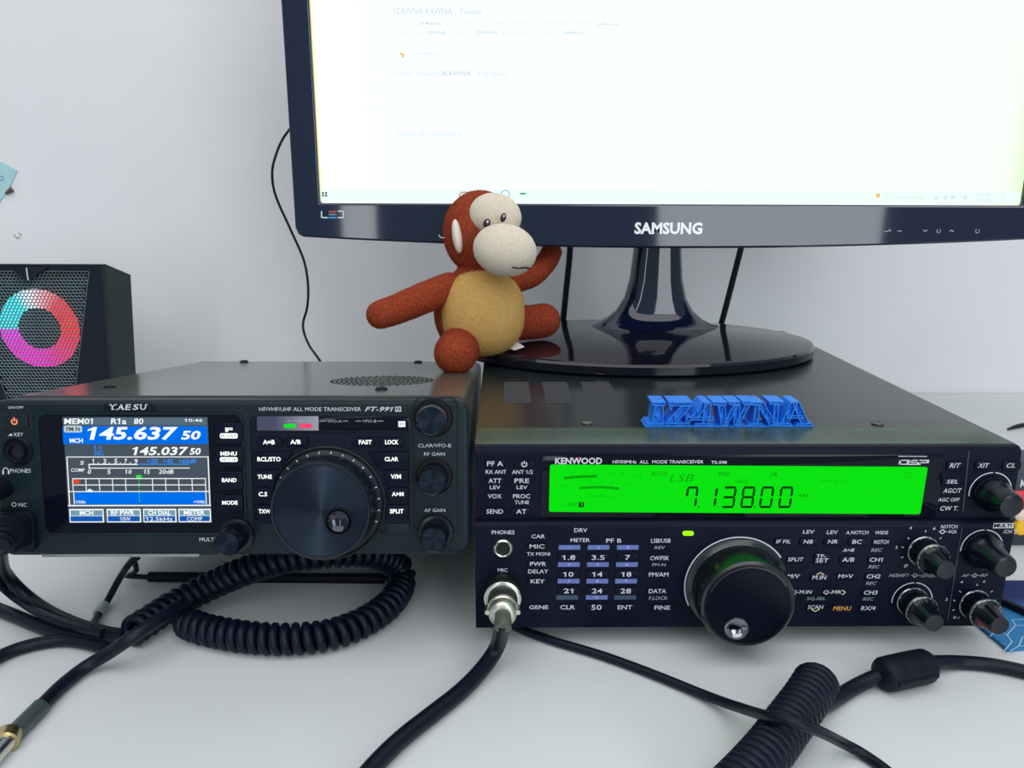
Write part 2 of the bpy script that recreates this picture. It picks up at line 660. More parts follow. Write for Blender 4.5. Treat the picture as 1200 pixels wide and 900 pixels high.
for xa, xb, y in ((668, 708, 200), (668, 708, 224)):
    m.mb.quad(*K.box(ZH, xa, y - 1, xb, y + 1, ds), ds)
for ya, yb, xa, xb, sag in ((238, 232, 440, 760, -12), (276, 282, 430, 770, -14), (330, 334, 520, 700, -6)):
    for k in range(24):
        t = (k + 0.5) / 24
        x = xa + (xb - xa) * t
        y = ya + (yb - ya) * t + sag * 4 * t * (1 - t)
        m.mb.quad(*K.box(ZE, x - 4, y - 1.0, x + 4, y + 1.0, ds), ds)
m.done()
m = MB()
texts(K, [('1', 521, 358, 529, 374)], ZE, ds - 0.0001, m, 0, 0.02)
m.build('antenna_figure', glow('green_lcd_light', (0.004, 0.82, 0.006)), lcd)

# printing on the fronts
dw = FU - 0.0010
m = Words('brand_lettering', PRINT, win, 'emblem_lettering')
texts(K, [('KENWOOD', 402, 145, 623, 176)], ZE, dw, m, 0, 0.03)
texts(K, [('HF/50MHz  ALL  MODE TRANSCEIVER', 672, 157, 1098, 173)], ZE, dw, m, 0, 0.012)
texts(K, [('TS-590', 510, 55, 610, 75)], ZJ, dw, m, 0, 0.02)
# DSP emblem: three blocky letters under a broken rule
for xa, xb in ((648, 690), (692, 733), (735, 774)):
    m.mb.quad(*K.box(ZH, xa, 129, xb, 132, dw), dw)
for t, xa, xb in (('D', 647, 690), ('S', 692, 735), ('P', 736, 777)):
    for yy in (148, 165) if t == 'D' else ((148, 157, 166) if t == 'S' else (148, 158)):
        off = (166 - yy) * 0.25
        m.mb.quad(*K.box(ZH, xa + off - (0 if t != 'S' else 0), yy - 2.3, xb - 6 + off, yy + 2.3, dw), dw)
    for xx, ya, yb in {'D': ((xa, 146, 168), (xb - 8, 146, 168)), 'S': ((xa + 2, 146, 158), (xb - 8, 156, 168)), 'P': ((xa, 156, 168), (xb - 7, 146, 160))}[t]:
        a = K.at(*ZH(xx + (168 - ya) * .25, ya), dw)
        b = K.at(*ZH(xx + (168 - yb) * .25, yb), dw)
        w = 0.0010
        m.mb.poly([(a.x, dw, a.z), (a.x + w, dw, a.z), (b.x + w, dw, b.z), (b.x, dw, b.z)])
m.done()
m = MB()
q = [K.at(*ZE(x, y), dw - 0.0001) for x, y in ((503, 144), (519, 144), (511, 154))]
m.poly([(p.x, p.y, p.z) for p in q])
m.build('red_triangle', mat('red_print', (0.7, 0.02, 0.06), 0.5, var=0.05), win)

dk = 0.0009                                # how far a key stands proud


def keys(fr, rows, Z, d, w, h, parent, keymat, txtmat, shear=0.0, bold=0.006, dy=0.0, name='key', r=0.0012):
    for row in rows:
        t, x0, y0, x1, y1 = row
        cx, cy = (x0 + x1) / 2, (y0 + y1) / 2 + dy
        hw = max(w / 2, (x1 - x0) / 2 + 5)
        bx = fr.box(Z, cx - hw, cy - h / 2, cx + hw, cy + h / 2, d)
        k = MB().prism(rrect(*bx, r, 3), d - dk, d + 0.002, 0.0005).build(name, keymat, parent)
        m = MB()
        if t == 'POWER':
            p = fr.at(*Z(cx, cy), d - dk - 0.0002)
            rr = (bx[1] - bx[0]) * 0.13
            m.arc(p.x, p.z, rr, radians(125), radians(415), rr * 0.4, p.y, 14)
            m.quad(p.x - rr * 0.2, p.x + rr * 0.2, p.z, p.z + rr * 1.35, p.y)
        else:
            m.text(t, *fr.box(Z, x0, y0, x1, y1, d - dk - 0.0002), d - dk - 0.0002, shear, bold)
        m.build('lettering', txtmat, k)


keys(K, [('PF A', 83, 162, 158, 185), ('POWER', 243, 160, 272, 192), ('ATT', 90, 243, 150, 264), ('PRE', 212, 243, 280, 264), ('VOX', 87, 316, 151, 336),
         ('PROC', 205, 316, 285, 336), ('SEND', 80, 387, 158, 408), ('AT', 220, 387, 268, 408)], ZE, FU, 92, 36, rk, KEYM, PRINT)
m = Words('printed_legend', PRINT, rk, 'printed_mark')
texts(K, [('RX ANT', 77, 203, 173, 221), ('ANT 1/2', 200, 203, 298, 222), ('LEV', 96, 276, 146, 293), ('LEV', 222, 276, 272, 293), ('TUNE', 212, 346, 280, 363)], ZE, FU - 0.0004, m)
texts(K, [('AGC/T', 846, 271, 926, 291), ('AGC OFF', 822, 313, 917, 329)], ZH, FU - 0.0004, m, 0.15)
m.done()
keys(K, [('RIT', 873, 161, 922, 181), ('XIT', 997, 161, 1047, 181), ('CL', 1123, 161, 1162, 180)], ZH, FU, 82, 42, rk, KEYM, PRINT, 0.25)
keys(K, [('SEL', 860, 233, 912, 250), ('CW T.', 832, 349, 910, 369)], ZH, FU, 100, 30, rk, KEYM, PRINT, 0.15)

# lower front
keys(K, [('MIC', 424, 228, 528, 257), ('PWR', 427, 351, 540, 379), ('KEY', 432, 473, 530, 501), ('GENE', 420, 656, 555, 683)], ZG, FL, 150, 50, rk, KEYM, PRINT)
keys(K, [('1.8', 653, 303, 745, 337), ('3.5', 860, 303, 952, 337), ('7', 1096, 303, 1130, 337), ('10', 660, 421, 732, 455), ('14', 864, 421, 936, 455), ('18', 1069, 421, 1140, 455),
         ('21', 664, 538, 730, 571), ('24', 862, 538, 935, 572), ('28', 1063, 538, 1137, 573), ('CLR', 640, 655, 742, 685), ('50', 858, 653, 930, 689), ('ENT', 1043, 656, 1145, 685)],
     ZG, FL, 160, 54, rk, KEYM, PRINT)
m3 = Words('band_figure', mat('pale_blue_print', (0.42, 0.48, 0.8), 0.5, var=0.05), rk)
for y, xs, nums in ((249, (628, 833, 1038), '123'), (369, (624, 828, 1032), '456'), (486, (622, 824, 1026), '789'), (600, (612, 820, 1020), ' 0 ')):
    for x, t in zip(xs, nums):
        MB().quad(*K.box(ZG, x, y - 16, x + 152, y + 16, FL - 0.0003), FL - 0.0003).build('number_band', BLUEPR if t != ' ' else TEALPR, rk)
        if t != ' ':
            w = 9 if t != '1' else 4
            texts(K, [(t, x + 76 - w, y - 10, x + 76 + w, y + 10)], ZG, FL - 0.0005, m3, 0, 0.01)
df = FL - 0.0003
m = Words('printed_legend', PRINT, rk, 'printed_mark')
texts(K, [('PHONES', 158, 129, 318, 157), ('CAR', 437, 158, 532, 185), ('TX MONI', 405, 283, 567, 307), ('DELAY', 414, 404, 555, 431), ('DRV', 738, 114, 830, 142),
          ('METER', 712, 185, 847, 211), ('PF B', 962, 187, 1070, 216), ('MIC', 200, 396, 268, 421)], ZG, df, m)
m.done()
keys(K, [('LSB/USB', 122, 165, 243, 191), ('CW/FSK', 116, 273, 233, 299), ('FM/AM', 108, 375, 230, 401), ('DATA', 108, 478, 215, 504), ('FINE', 143, 581, 240, 606)], ZI, FL, 130, 44, rk, KEYM, PRINT)
m = Words('printed_legend', DIMPR, rk, 'printed_mark')
texts(K, [('REV', 143, 211, 210, 230), ('FM-N', 128, 318, 213, 336), ('F.LOCK', 108, 523, 225, 545)], ZI, df, m, 0.1)
m.done()
bx = K.box(ZI, 316, 117, 385, 143, FL)
MB().prism(rrect(*bx, 0.0015, 4), FL - 0.0012, FL, 0.0004).build('indicator_lamp', glow('lime_lamp', (0.42, 1.0, 0.01), 1.1), rk)
keys(K, [('IF FIL', 111, 497, 175, 513), ('NB', 231, 497, 273, 514), ('NR', 338, 497, 381, 514), ('BC', 445, 497, 488, 515), ('NOTCH', 540, 498, 606, 515), ('SPLIT', 162, 575, 232, 592),
         ('A/B', 401, 575, 454, 594), ('CH1', 522, 576, 580, 594), ('M/V', 160, 648, 215, 666), ('M>V', 383, 649, 450, 666), ('CH2', 509, 649, 568, 667),
         ('CH3', 497, 720, 556, 738), ('RX/4', 484, 789, 547, 807)], ZH, FL, 84, 32, rk, KEYM, PRINT, 0.12)
keys(K, [('M.IN', 270, 654, 332, 672), ('Q-M.IN', 182, 719, 268, 737), ('Q-MR', 318, 719, 397, 738), ('SCAN', 250, 785, 318, 801)], ZH, FL, 88, 34, rk, KEYM, PRINT, 0.12)
keys(K, [('MENU', 361, 790, 441, 808)], ZH, FL, 90, 34, rk, KEYM, ORANGE, 0.15)
keys(K, [('SET', 284, 579, 342, 597)], ZH, FL, 80, 44, rk, KEYM, PRINT, 0.1, dy=-9)
m = Words('printed_legend', PRINT, rk, 'printed_mark')
texts(K, [('LEV', 228, 454, 280, 470), ('LEV', 333, 456, 383, 472), ('A.NOTCH', 418, 457, 517, 473), ('WIDE', 546, 458, 603, 473)], ZH, df, m, 0.1)
texts(K, [('TF-', 288, 561, 330, 577)], ZH, FL - dk - 0.0003, m, 0.1)
texts(K, [('A=B', 403, 535, 454, 550)], ZH, df, m, 0.2)
texts(K, [('NOTCH', 512, 93, 635, 120), ('SQL', 568, 132, 632, 157), ('/CH', 965, 130, 1030, 156), ('4', 284, 106, 302, 126), ('6', 456, 108, 474, 130), ('2', 181, 247, 198, 267), ('0', 246, 380, 266, 404),
          ('4', 654, 500, 672, 518), ('6', 820, 496, 836, 514), ('2', 546, 626, 562, 644), ('0', 603, 757, 622, 776)], ZK, df, m, 0.12)
for Zp in ((524, 143),):
    p = K.at(*ZK(*Zp), df)
    m.mb.arc(p.x, p.z, 0.0010, 0, 2 * pi, 0.0005, df, 12)
    m.mb.quad(*K.box(ZK, 496, 141, 510, 145, df), df)
    m.mb.quad(*K.box(ZK, 540, 141, 564, 145, df), df)
bx = K.box(ZK, 893, 80, 1042, 118, df)
m.mb.plate([(bx[0], bx[2]), (bx[1], bx[2]), (bx[1], bx[3]), (bx[0], bx[3])], [[(p[0], p[1]) for p in rrect(bx[0] + .0002, bx[1] - .0002, bx[2] + .0002, bx[3] - .0002, .0001, 1)]], df - 0.0001, df)
m.mb.quad(*bx, df)
for (a, b, cc) in (((1045, 126), (1064, 143), (1045, 160)),):
    pa, pb, pc = (K.at(*ZK(*v), df) for v in (a, b, cc))
    m.mb.line((pa.x, pa.z), (pb.x, pb.z), 0.0004, df)
    m.mb.line((pb.x, pb.z), (pc.x, pc.z), 0.0004, df)
m.done()
m = MB()
texts(K, [('MULTI', 902, 86, 1030, 113)], ZK, df - 0.0003, m, 0, 0.02)
m.build('inverse_lettering', NAVY, rk)
m = Words('printed_legend', DIMPR, rk, 'printed_mark')
texts(K, [('HI/SHIFT', 136, 449, 285, 473), ('LO/WIDTH', 368, 449, 486, 475), ('AF', 664, 452, 720, 472), ('RF', 800, 450, 856, 471)], ZK, df, m, 0.25)
for cx_, l0, l1, r0, r1 in ((324, 294, 312, 336, 362), (758, 728, 746, 770, 796)):
    p = K.at(*ZK(cx_, 462), df)
    m.mb.arc(p.x, p.z, 0.0009, 0, 2 * pi, 0.0005, df, 12)
    m.mb.quad(*K.box(ZK, l0, 460, l1, 464, df), df)
    m.mb.quad(*K.box(ZK, r0, 460, r1, 464, df), df)
texts(K, [('REC', 528, 535, 578, 550), ('REC', 516, 608, 566, 623), ('REC', 505, 681, 552, 695)], ZH, df, m, 0.25)
m.done()
m = Words('printed_legend', GREENPR, rk, 'printed_mark')
texts(K, [('SQ.SEL', 245, 749, 328, 764), ('REC', 492, 750, 540, 764)], ZH, df, m, 0.15)
m.done()
m = MB()
dd = FL - dk - 0.0003
for pts in ([(288, 651), (305, 641), (322, 651)], [(264, 801), (282, 812), (303, 801)], [(401, 718), (416, 728), (401, 739)], [(186, 718), (176, 728), (186, 739)]):
    P = [K.at(*ZH(*p), dd) for p in pts]
    for a, b in zip(P, P[1:]):
        m.line((a.x, a.z), (b.x, b.z), 0.0005, dd)
m.build('orange_chevrons', mat('pale_orange_print', (0.85, 0.62, 0.36), 0.5, var=0.05), rk)

# phones socket
p = K.at(*ZG(237, 251), FL)
j = MB().lathe(p.x, p.z, [(0.0048, FL + 0.001), (0.0048, FL - 0.0012), (0.0042, FL - 0.0018), (0.0036, FL - 0.0015), (0.0034, FL + 0.002)], 32, cap=False).build('phones_socket', CHROME, rk)
MB().lathe(p.x, p.z, [(0.0038, FL - 0.0002), (0.0, FL - 0.00025)], 24, cap=False).build('socket_hole', WELL, j)


# tuning dial
def ring_face(m, outer, inner, y):
    n = len(outer)
    a = [m.bm.verts.new((p[0], y, p[1])) for p in outer]
    b = [m.bm.verts.new((p[0], y, p[1])) for p in inner]
    for i in range(n):
        j = (i + 1) % n
        m.bm.faces.new((a[i], a[j], b[j], b[i]))


def dish(cx, cz, r, y, dep, n=64):
    m = MB()
    m.lathe(cx, cz, [(r * cos(t), y + dep * sin(t)) for t in [pi / 2 * k / 7 for k in range(7)]] + [(r * 0.02, y + dep)], n)
    return m


cpx = K.at(862.5, 685, FL)
yk = FL - 0.0205
MB().arc(cpx.x, cpx.z, 0.0262, radians(35), radians(206), 0.0007, FL - 0.0004, 60).build('dial_arc', PRINT, rk)
dial = MB().lathe(cpx.x, cpx.z, [(0.0255, FL + 0.001), (0.0255, FL - 0.0025), (0.0246, FL - 0.003), (0.0235, FL - 0.004), (0.0235, yk + 0.0035), (0.0228, yk + 0.0008), (0.0216, yk), (0.0205, yk + 0.0001)],
                  160, flute=80, amp=0.012, f0=3, f1=4, cap=False).build('tuning_dial', mat('grippy_dial_rubber', (0.006, 0.008, 0.012), 0.24, spec=0.8), rk)
fd = K.at(863.7, 737, yk)
m = MB()
ring_face(m, circ(cpx.x, cpx.z, 0.0205, 64), circ(cpx.x, cpx.z, 0.0198, 64), yk + 0.0001)
ring_face(m, circ(cpx.x, cpx.z, 0.0198, 64), circ(fd.x, fd.z, 0.0062, 64), yk + 0.0004)
m.build('dial_face', mat('dial_face_plastic', (0.004, 0.005, 0.013), 0.28, spec=0.15), dial)
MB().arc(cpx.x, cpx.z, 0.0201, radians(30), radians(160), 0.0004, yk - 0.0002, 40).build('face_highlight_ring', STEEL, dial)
dish(fd.x, fd.z, 0.0062, yk + 0.0004, 0.0036).build('finger_dimple', mat('polished_dimple', (0.30, 0.30, 0.33), 0.12, 1.0, var=0), dial)


def knob(fr, base, parent, d, prof, name, m_, n=64, flute=0, amp=0.0, f0=0, f1=99, arc=None, arcw=0.0005):
    p = fr.at(*base, d)
    k = MB().lathe(p.x, p.z, [(r, d - y) for r, y in prof], n, flute, amp, f0, f1).build(name, m_, parent)
    if arc:
        a = MB()
        a.arc(p.x, p.z, arc[0], radians(arc[1]), radians(arc[2] - 3), arcw, d - 0.0003, 24)
        a.arc(p.x, p.z, arc[0], radians(arc[2] + 3), radians(arc[3]), arcw, d - 0.0003, 24)
        a.build('dial_arc', PRINT, parent)
    return k, p


KN = mat('knob_plastic', (0.004, 0.005, 0.012), 0.20, spec=0.45)
big = [(0.0087, -0.001), (0.0087, 0.0045), (0.0080, 0.0060), (0.0070, 0.0085), (0.0062, 0.0160), (0.0056, 0.0172), (0.003, 0.0176), (0.0005, 0.0176)]
knob(K, (1160, 577), rk, FU, big, 'function_knob', KN, arc=(0.0106, 10, 88, 190))
big2 = [(0.0094, -0.001), (0.0094, 0.0040), (0.0086, 0.0060), (0.0066, 0.0090), (0.0058, 0.0185), (0.0050, 0.0198), (0.003, 0.0202), (0.0005, 0.0202)]
knob(K, (1150, 643.5), rk, FL, big2, 'channel_knob', KN, arc=(0.0106, 12, 88, 185))
RIM = mat('knob_rim_metal', (0.45, 0.46, 0.44), 0.3, 1.0, var=0.15, scale=400)


def dual(base, kind, arc):
    p = K.at(*base, FL)
    o = MB().lathe(p.x, p.z, [(0.0080, FL + 0.001), (0.0080, FL - 0.0012), (0.0076, FL - 0.0016), (0.0073, FL - 0.0085), (0.0066, FL - 0.0092), (0.0005, FL - 0.0093)], 72, 24, 0.02, 2, 3).build('dual_knob', KN, rk)
    MB().lathe(p.x, p.z, [(0.0079, FL - 0.0010), (0.00815, FL - 0.0012), (0.0078, FL - 0.0017), (0.0074, FL - 0.0017)], 48, cap=False).build('knob_rim', RIM, o)
    t = MB()
    for a in (110, 75, 160):
        t.arc(p.x, p.z, 0.0078, radians(a - 4), radians(a + 4), 0.0006, FL - 0.0019, 3)
    t.build('rim_mark', PRINT, o)
    yb = FL - 0.0093
    i = MB().lathe(p.x, p.z, [(0.0080, yb + 0.0006), (0.0080, yb - 0.0012), (0.0072, yb - 0.0018), (0.0058, yb - 0.0035), (0.0050, yb - 0.0110), (0.0044, yb - 0.0122), (0.0005, yb - 0.0125)],
                   72, 18, 0.03, 2, 4).build('inner_knob', KN, o)
    MB().lathe(p.x, p.z, [(0.0079, yb + 0.0002), (0.00815, yb - 0.0008), (0.0078, yb - 0.0014), (0.0072, yb - 0.0016)], 48, cap=False).build('inner_rim', RIM, o)
    if arc:
        a = MB()
        a.arc(p.x, p.z, 0.0103, radians(8), radians(85), 0.0005, FL - 0.0003, 24)
        a.arc(p.x, p.z, 0.0103, radians(91), radians(186), 0.0005, FL - 0.0003, 24)
        a.build('dial_arc', PRINT, rk)
    return o, i, p


d1, i1, p1 = dual((1081, 645), 'a', False)
d2, i2, p2 = dual((1068.3, 704), 'b', True)
d3, i3, p3 = dual((1141, 707), 'c', False)
for d_, p_ in ((d1, p1), (d3, p3)):
    m = MB()
    for a in (-50, -20, 10, 40, 90, 140, 170, 200, 230):
        a = radians(a)
        m.line((p_.x + 0.0100 * cos(a), p_.z + 0.0100 * sin(a)), (p_.x + 0.0112 * cos(a), p_.z + 0.0112 * sin(a)), 0.0004, df)
    m.build('scale_ticks', PRINT, rk)
m = MB()
yb = FL - 0.0093
ra = [(0.0060, yb - 0.0035), (0.0052, yb - 0.0110)]
a0, a1 = radians(196), radians(207)
m.poly([(p3.x + ra[0][0] * cos(a0), ra[0][1], p3.z + ra[0][0] * sin(a0)), (p3.x + ra[0][0] * cos(a1), ra[0][1], p3.z + ra[0][0] * sin(a1)),
        (p3.x + ra[1][0] * cos(a1), ra[1][1], p3.z + ra[1][0] * sin(a1)), (p3.x + ra[1][0] * cos(a0), ra[1][1], p3.z + ra[1][0] * sin(a0))])
m.build('red_reflection', mat('red_reflection_paint', (0.75, 0.02, 0.05), 0.4, var=0), i3)  # painted reflection of something red on the knob's side
for i_, p_ in ((i1, p1), (i2, p2)):
    m = MB()
    for aa in (100,):
        a0, a1 = radians(aa - 7), radians(aa + 7)
        m.poly([(p_.x + r * 1.03 * cos(a), y, p_.z + r * 1.03 * sin(a)) for r, y, a in ((0.0058, yb - 0.0035, a0), (0.0058, yb - 0.0035, a1), (0.0050, yb - 0.011, a1), (0.0050, yb - 0.011, a0))])
    m.build('pointer', BLACK, i_)
# seams between the modules at the right
m = MB()
a, b = K.at(1135, 528, FU), K.at(1128, 600, FU)
m.line((a.x, a.z), (b.x, b.z), 0.0005, FU - 0.0003)
a, b = K.at(1127, 618, FL), K.at(1110, 727, FL)
m.line((a.x, a.z), (b.x, b.z), 0.0004, FL - 0.0003)
m.build('panel_seam', mat('seam_edge', (0.05, 0.055, 0.075), 0.4, var=0), rk)

# ------------------------------------------------------------------ transceiver with the colour screen (front propped on its wire stand)
TILT = radians(8)
ptop = on_y(300, 467, 0.0)
pr = on_y(550, 470, 0.0)
FH, FWD_ = 0.0775, 0.229
rot = Matrix.Rotation(-TILT, 4, 'X')
zl = rot.to_3x3() @ Vector((0, 0, 1))
org = Vector((pr.x - FWD_ / 2, ptop.y, ptop.z)) - zl * FH
TM = Matrix.Translation(org) @ rot
T = Frame(TM)
rt = thing('transceiver', 'black transceiver with a blue colour screen, propped up on its wire stand', 'radio', TM)
hw = FWD_ / 2
m = MB()
body = rrect(-hw + 0.001, hw - 0.001, 0.002, FH, 0.006, 4)
m.prism(body, 0.0125, 0.246, 0.0)
m.build('case', FTCOVER, rt)
face = rrect(-hw, hw, 0.0, FH - 0.0008, 0.0065, 5)
MB().prism(face, 0.0, 0.0118, 0.0026, 4).build('front_panel', FTF, rt)
MB().prism(offset_poly(body, -0.0008), 0.0116, 0.0127).build('panel_seam', WELL, rt)
for sx in (-0.095, 0.095):
    MB().lathe_z(sx, 0.222, [(0.007, -0.0045), (0.008, 0.003)], 20).build('rear_foot', RUBBER, rt)
for px, py in ((128, 454), (447, 456.5), (288, 424), (490, 425)):
    q = T.top(px, py, FH)
    MB().lathe_z(q.x, min(q.y, 0.238), [(0.0034, FH), (0.0033, FH + 0.0008), (0.002, FH + 0.0016)], 18).build('screw', BLACK, rt)
g = T.top(448, 446, FH)
m = MB()
for k in range(0, 11):
    r = 0.0028 * k + 0.0015
    n = max(1, int(2 * pi * r / 0.0042))
    for i in range(n):
        a = 2 * pi * (i + 0.5 * (k % 2)) / n
        cx, cy = g.x + r * cos(a), g.y + r * sin(a)
        m.tops([(cx + 0.00105 * cos(2 * pi * j / 6), cy + 0.00105 * sin(2 * pi * j / 6)) for j in range(6)], FH, FH + 0.00015)
m.build('speaker_perforation', WELL, rt)['kind'] = 'stuff'


def rim(fr, Z, x0, y0, x1, y1, d, r, w, h, m_, name, parent):
    bx = fr.box(Z, x0, y0, x1, y1, d)
    o = rrect(*bx, r)
    return MB().plate(o, [offset_poly(o, -w)], d - h, d).build(name, m_, parent), bx


rim(T, ZA, 190, 333, 1152, 905, 0.0, 0.0045, 0.0010, 0.0008, FTF, 'display_surround', rt)
bx = T.box(ZA, 198, 341, 1144, 897, 0)
disp = MB().prism(rrect(*bx, 0.004), -0.0004, 0.004).build('display_window', GLASS, rt)
rim(T, ZB, 172, 337, 934, 905, 0.0, 0.0045, 0.0010, 0.0009, FTF, 'dial_surround', rt)
bx = T.box(ZB, 180, 345, 926, 897, 0)
MB().prism(rrect(*bx, 0.004), -0.0002, 0.003).build('dial_panel', mat('dial_panel_plastic', (0.005, 0.009, 0.020), 0.36, spec=0.15), rt)
bx = T.box(ZB, 938, 160, 1146, 905, 0)
rim(T, ZB, 938, 262, 1150, 905, 0.0, 0.004, 0.0007, 0.0006, FTF, 'knob_surround', rt)

# LCD
dl = -0.0008
A = [T.at(*p, dl) for p in ((80.5, 612.5), (248.0, 612.0), (243.7, 488.7), (73.7, 488.7))]
A[0].x = A[3].x = (A[0].x + A[3].x) / 2
A[1].x = A[2].x = (A[1].x + A[2].x) / 2
LX0, LX1, LZ0, LZ1 = A[0].x, A[1].x, A[0].z, A[3].z
ax = lambda x: LX0 + (x - 308) / (986 - 308) * (LX1 - LX0)     # columns of the crop, straightened
az = lambda y: LZ1 + (y - 355) / (849 - 355) * (LZ0 - LZ1)
ex = lambda x, y: ax(x + (y - 602) * (-0.052 if x < 640 else -0.030) + 0)
scr = MB().quad(LX0, LX1, LZ0, LZ1, dl).build('colour_lcd', glow('lcd_grey', srgb(72, 84, 96), 1.0), disp)


def lq(m, x0, y0, x1, y1, lay):
    ym = (y0 + y1) / 2
    m.quad(ex(x0, ym), ex(x1, ym), az(y1), az(y0), dl - 0.0001 * lay)


def lt(m, t, x0, y0, x1, y1, lay, shear=0.0, bold=0.0):
    ym = (y0 + y1) / 2
    m.text(t, ex(x0, ym), ex(x1, ym), az(y1), az(y0), dl - 0.0001 * lay, shear, bold)


WHT, BLU, SKY = glow('lcd_white', (0.95, 1.0, 1.0), 1.0), glow('lcd_blue', srgb(0, 112, 238), 1.0), glow('lcd_sky', srgb(40, 150, 250), 1.0)
m = MB(); lq(m, 296, 398, 976, 480, 1); lq(m, 352, 706, 968, 762, 1); m.build('blue_field', BLU, scr)
m = MB(); lq(m, 296, 358, 974, 392, 1); m.build('title_field', glow('lcd_title', srgb(84, 108, 124), 1.0), scr)
m = MB()
lt(m, 'MEM01', 302, 361, 438, 388, 2, 0.1, 0.02); lt(m, 'R1a', 520, 361, 593, 388, 2, 0.1, 0.02); lt(m, '80', 628, 361, 678, 388, 2, 0.1, 0.02); lt(m, '10:46', 870, 363, 955, 377, 2, 0, 0.01)
lt(m, '145.637', 412, 399, 840, 461, 2, 0.18, 0.03); lt(m, '50', 852, 418, 945, 460, 2, 0.18, 0.03); lt(m, 'MCH', 328, 453, 390, 474, 2, 0, 0.03)
lt(m, '145.037', 622, 493, 888, 532, 2, 0.18, 0.025); lt(m, '50', 892, 498, 945, 530, 2, 0.18, 0.03)
for xa, ya, xb, yb in ((318, 538, 982, 542), (318, 538, 323, 770), (318, 765, 990, 771), (318, 700, 985, 704), (980, 538, 985, 770)):
    lq(m, xa, ya, xb, yb, 2)
for y in (641, 671):
    lq(m, 342, y - 2, 968, y + 2, 2)
for i, x in enumerate((342, 404, 467, 529, 591, 716, 778, 840, 903, 966)):
    lq(m, x - 1.8, 640, x + 1.8, 700, 2)
lq(m, 345, 704, 349, 762, 2); lq(m, 966, 704, 970, 762, 2)
lt(m, 'S', 376, 558, 395, 576, 2, 0.1, 0.01)
for t, x, w in (('1', 434, 8), ('3', 484, 15), ('5', 536, 15), ('7', 584, 14), ('9', 632, 16)):
    lt(m, t, x, 549, x + w, 571, 2, 0.1, 0.01)
for x in (462, 513, 565, 612):
    lq(m, x - 2, 565, x + 2, 570, 2)
lq(m, 418, 572, 648, 577, 2); lq(m, 418, 590, 892, 594, 2); lq(m, 416, 572, 421, 596, 2)
lt(m, 'COMP', 333, 593, 398, 609, 2, 0.1, 0.01)
for t, xa, xb in (('0', 412, 428), ('5', 503, 520), ('10', 588, 618), ('15', 676, 704), ('20dB', 745, 816)):
    lt(m, t, xa, 599, xb, 619, 2, 0.15, 0.01)
lt(m, '-100k', 348, 744, 403, 758, 2, 0, 0.01); lt(m, '+100k', 908, 744, 964, 758, 2, 0, 0.01)
m.poly([(ex(x, 690), dl - 0.0002, az(y)) for x, y in ((405, 700), (420, 688), (440, 700))])
m.build('lcd_white_marks', WHT, scr)
m = MB()
lt(m, '[-]', 443, 488, 475, 507, 2, 0, 0.01); lt(m, 'DEC', 443, 512, 487, 532, 2, 0, 0.01)
lt(m, '+20', 690, 549, 742, 570, 2, 0.15, 0.01); lt(m, '+40', 766, 549, 814, 570, 2, 0.15, 0.01); lt(m, '+60dB', 840, 549, 922, 570, 2, 0.15, 0.01)
lq(m, 650, 572, 892, 576, 2); m.build('lcd_blue_marks', SKY, scr)
m = MB()
lq(m, 640, 625, 664, 640, 2)
for k in range(7):
    lq(m, 651, 644 + k * 16, 655, 652 + k * 16, 3)
m.build('green_marker', glow('lcd_green', (0.02, 0.85, 0.05), 1.0), scr)
m = MB(); lq(m, 345, 645, 373, 663, 3); m.build('red_badge', glow('lcd_red', srgb(235, 70, 30), 1.0), scr)
m = MB(); bxx = rrect(ex(302, 410), ex(387, 410), az(426), az(394), 0.0008); m.poly([(p[0], dl - 0.0003, p[1]) for p in bxx]); m.build('mode_badge', glow('lcd_pale', srgb(190, 205, 205), 1.0), scr)
m = MB(); lt(m, 'FM N', 314, 401, 376, 419, 4, 0, 0.03); m.build('mode_lettering', glow('lcd_dark', srgb(50, 70, 80), 1.0), scr)
for i, (xa, xb, t, u, ta, tb, ua, ub) in enumerate(((325, 487, 'MCH', '', 374, 438, 0, 0), (501, 658, 'RF PWR', '10W', 522, 632, 565, 614),
                                                  (669, 826, 'CH DIAL', '12.5kHz', 692, 800, 682, 808), (836, 990, 'METER', 'COMP', 862, 962, 876, 950))):
    m = MB(); lq(m, xa, 784, xb, 848, 1); sk = m.build('soft_key', WHT, scr)
    m = MB(); lq(m, xa + 5, 790, xb - 5, 816, 2); m.build('soft_key_top', glow('lcd_teal', srgb(118, 158, 178), 1.0), sk)
    m = MB(); lq(m, xa + 5, 818, xb - 5, 843, 2); m.build('soft_key_field', glow('lcd_deep', srgb(18, 92, 178), 1.0), sk)
    m = MB(); lt(m, t, ta, 791, tb, 813, 3, 0, 0.03)
    if u:
        lt(m, u, ua, 822, ub, 841, 3, 0, 0.0)
    m.build('lettering', WHT, sk)

# badge and panel printing
bx = T.box(ZA, 486, 290, 726, 325, 0)
bd = MB().prism(rrect(*bx, 0.001), -0.0006, 0.001, 0.0003).build('badge_plate', BLACK, rt)
m = MB()
bx = T.box(ZA, 512, 295, 690, 321, -0.0009)
w = (bx[1] - bx[0]) / 5
for i, t in enumerate('YAESU'):
    xa, xb = bx[0] + i * w + w * 0.06, bx[0] + (i + 1) * w - w * 0.08
    m.text(t, xa, xb, bx[2], bx[3], -0.0009, 0.15, 0.015)
    sl = (bx[3] - bx[2]) * 0.15
    h = (bx[3] - bx[2]) * 0.14
    if t in 'YU':
        for xx in (xa + sl, xb):
            m.quad(xx - w * .16, xx + w * .16, bx[3] - h, bx[3], -0.0010)
    if t in 'YA':
        for xx in ((xa + xb) / 2,) if t == 'Y' else (xa, xb - sl):
            m.quad(xx - w * .18, xx + w * .18, bx[2], bx[2] + h, -0.0010)
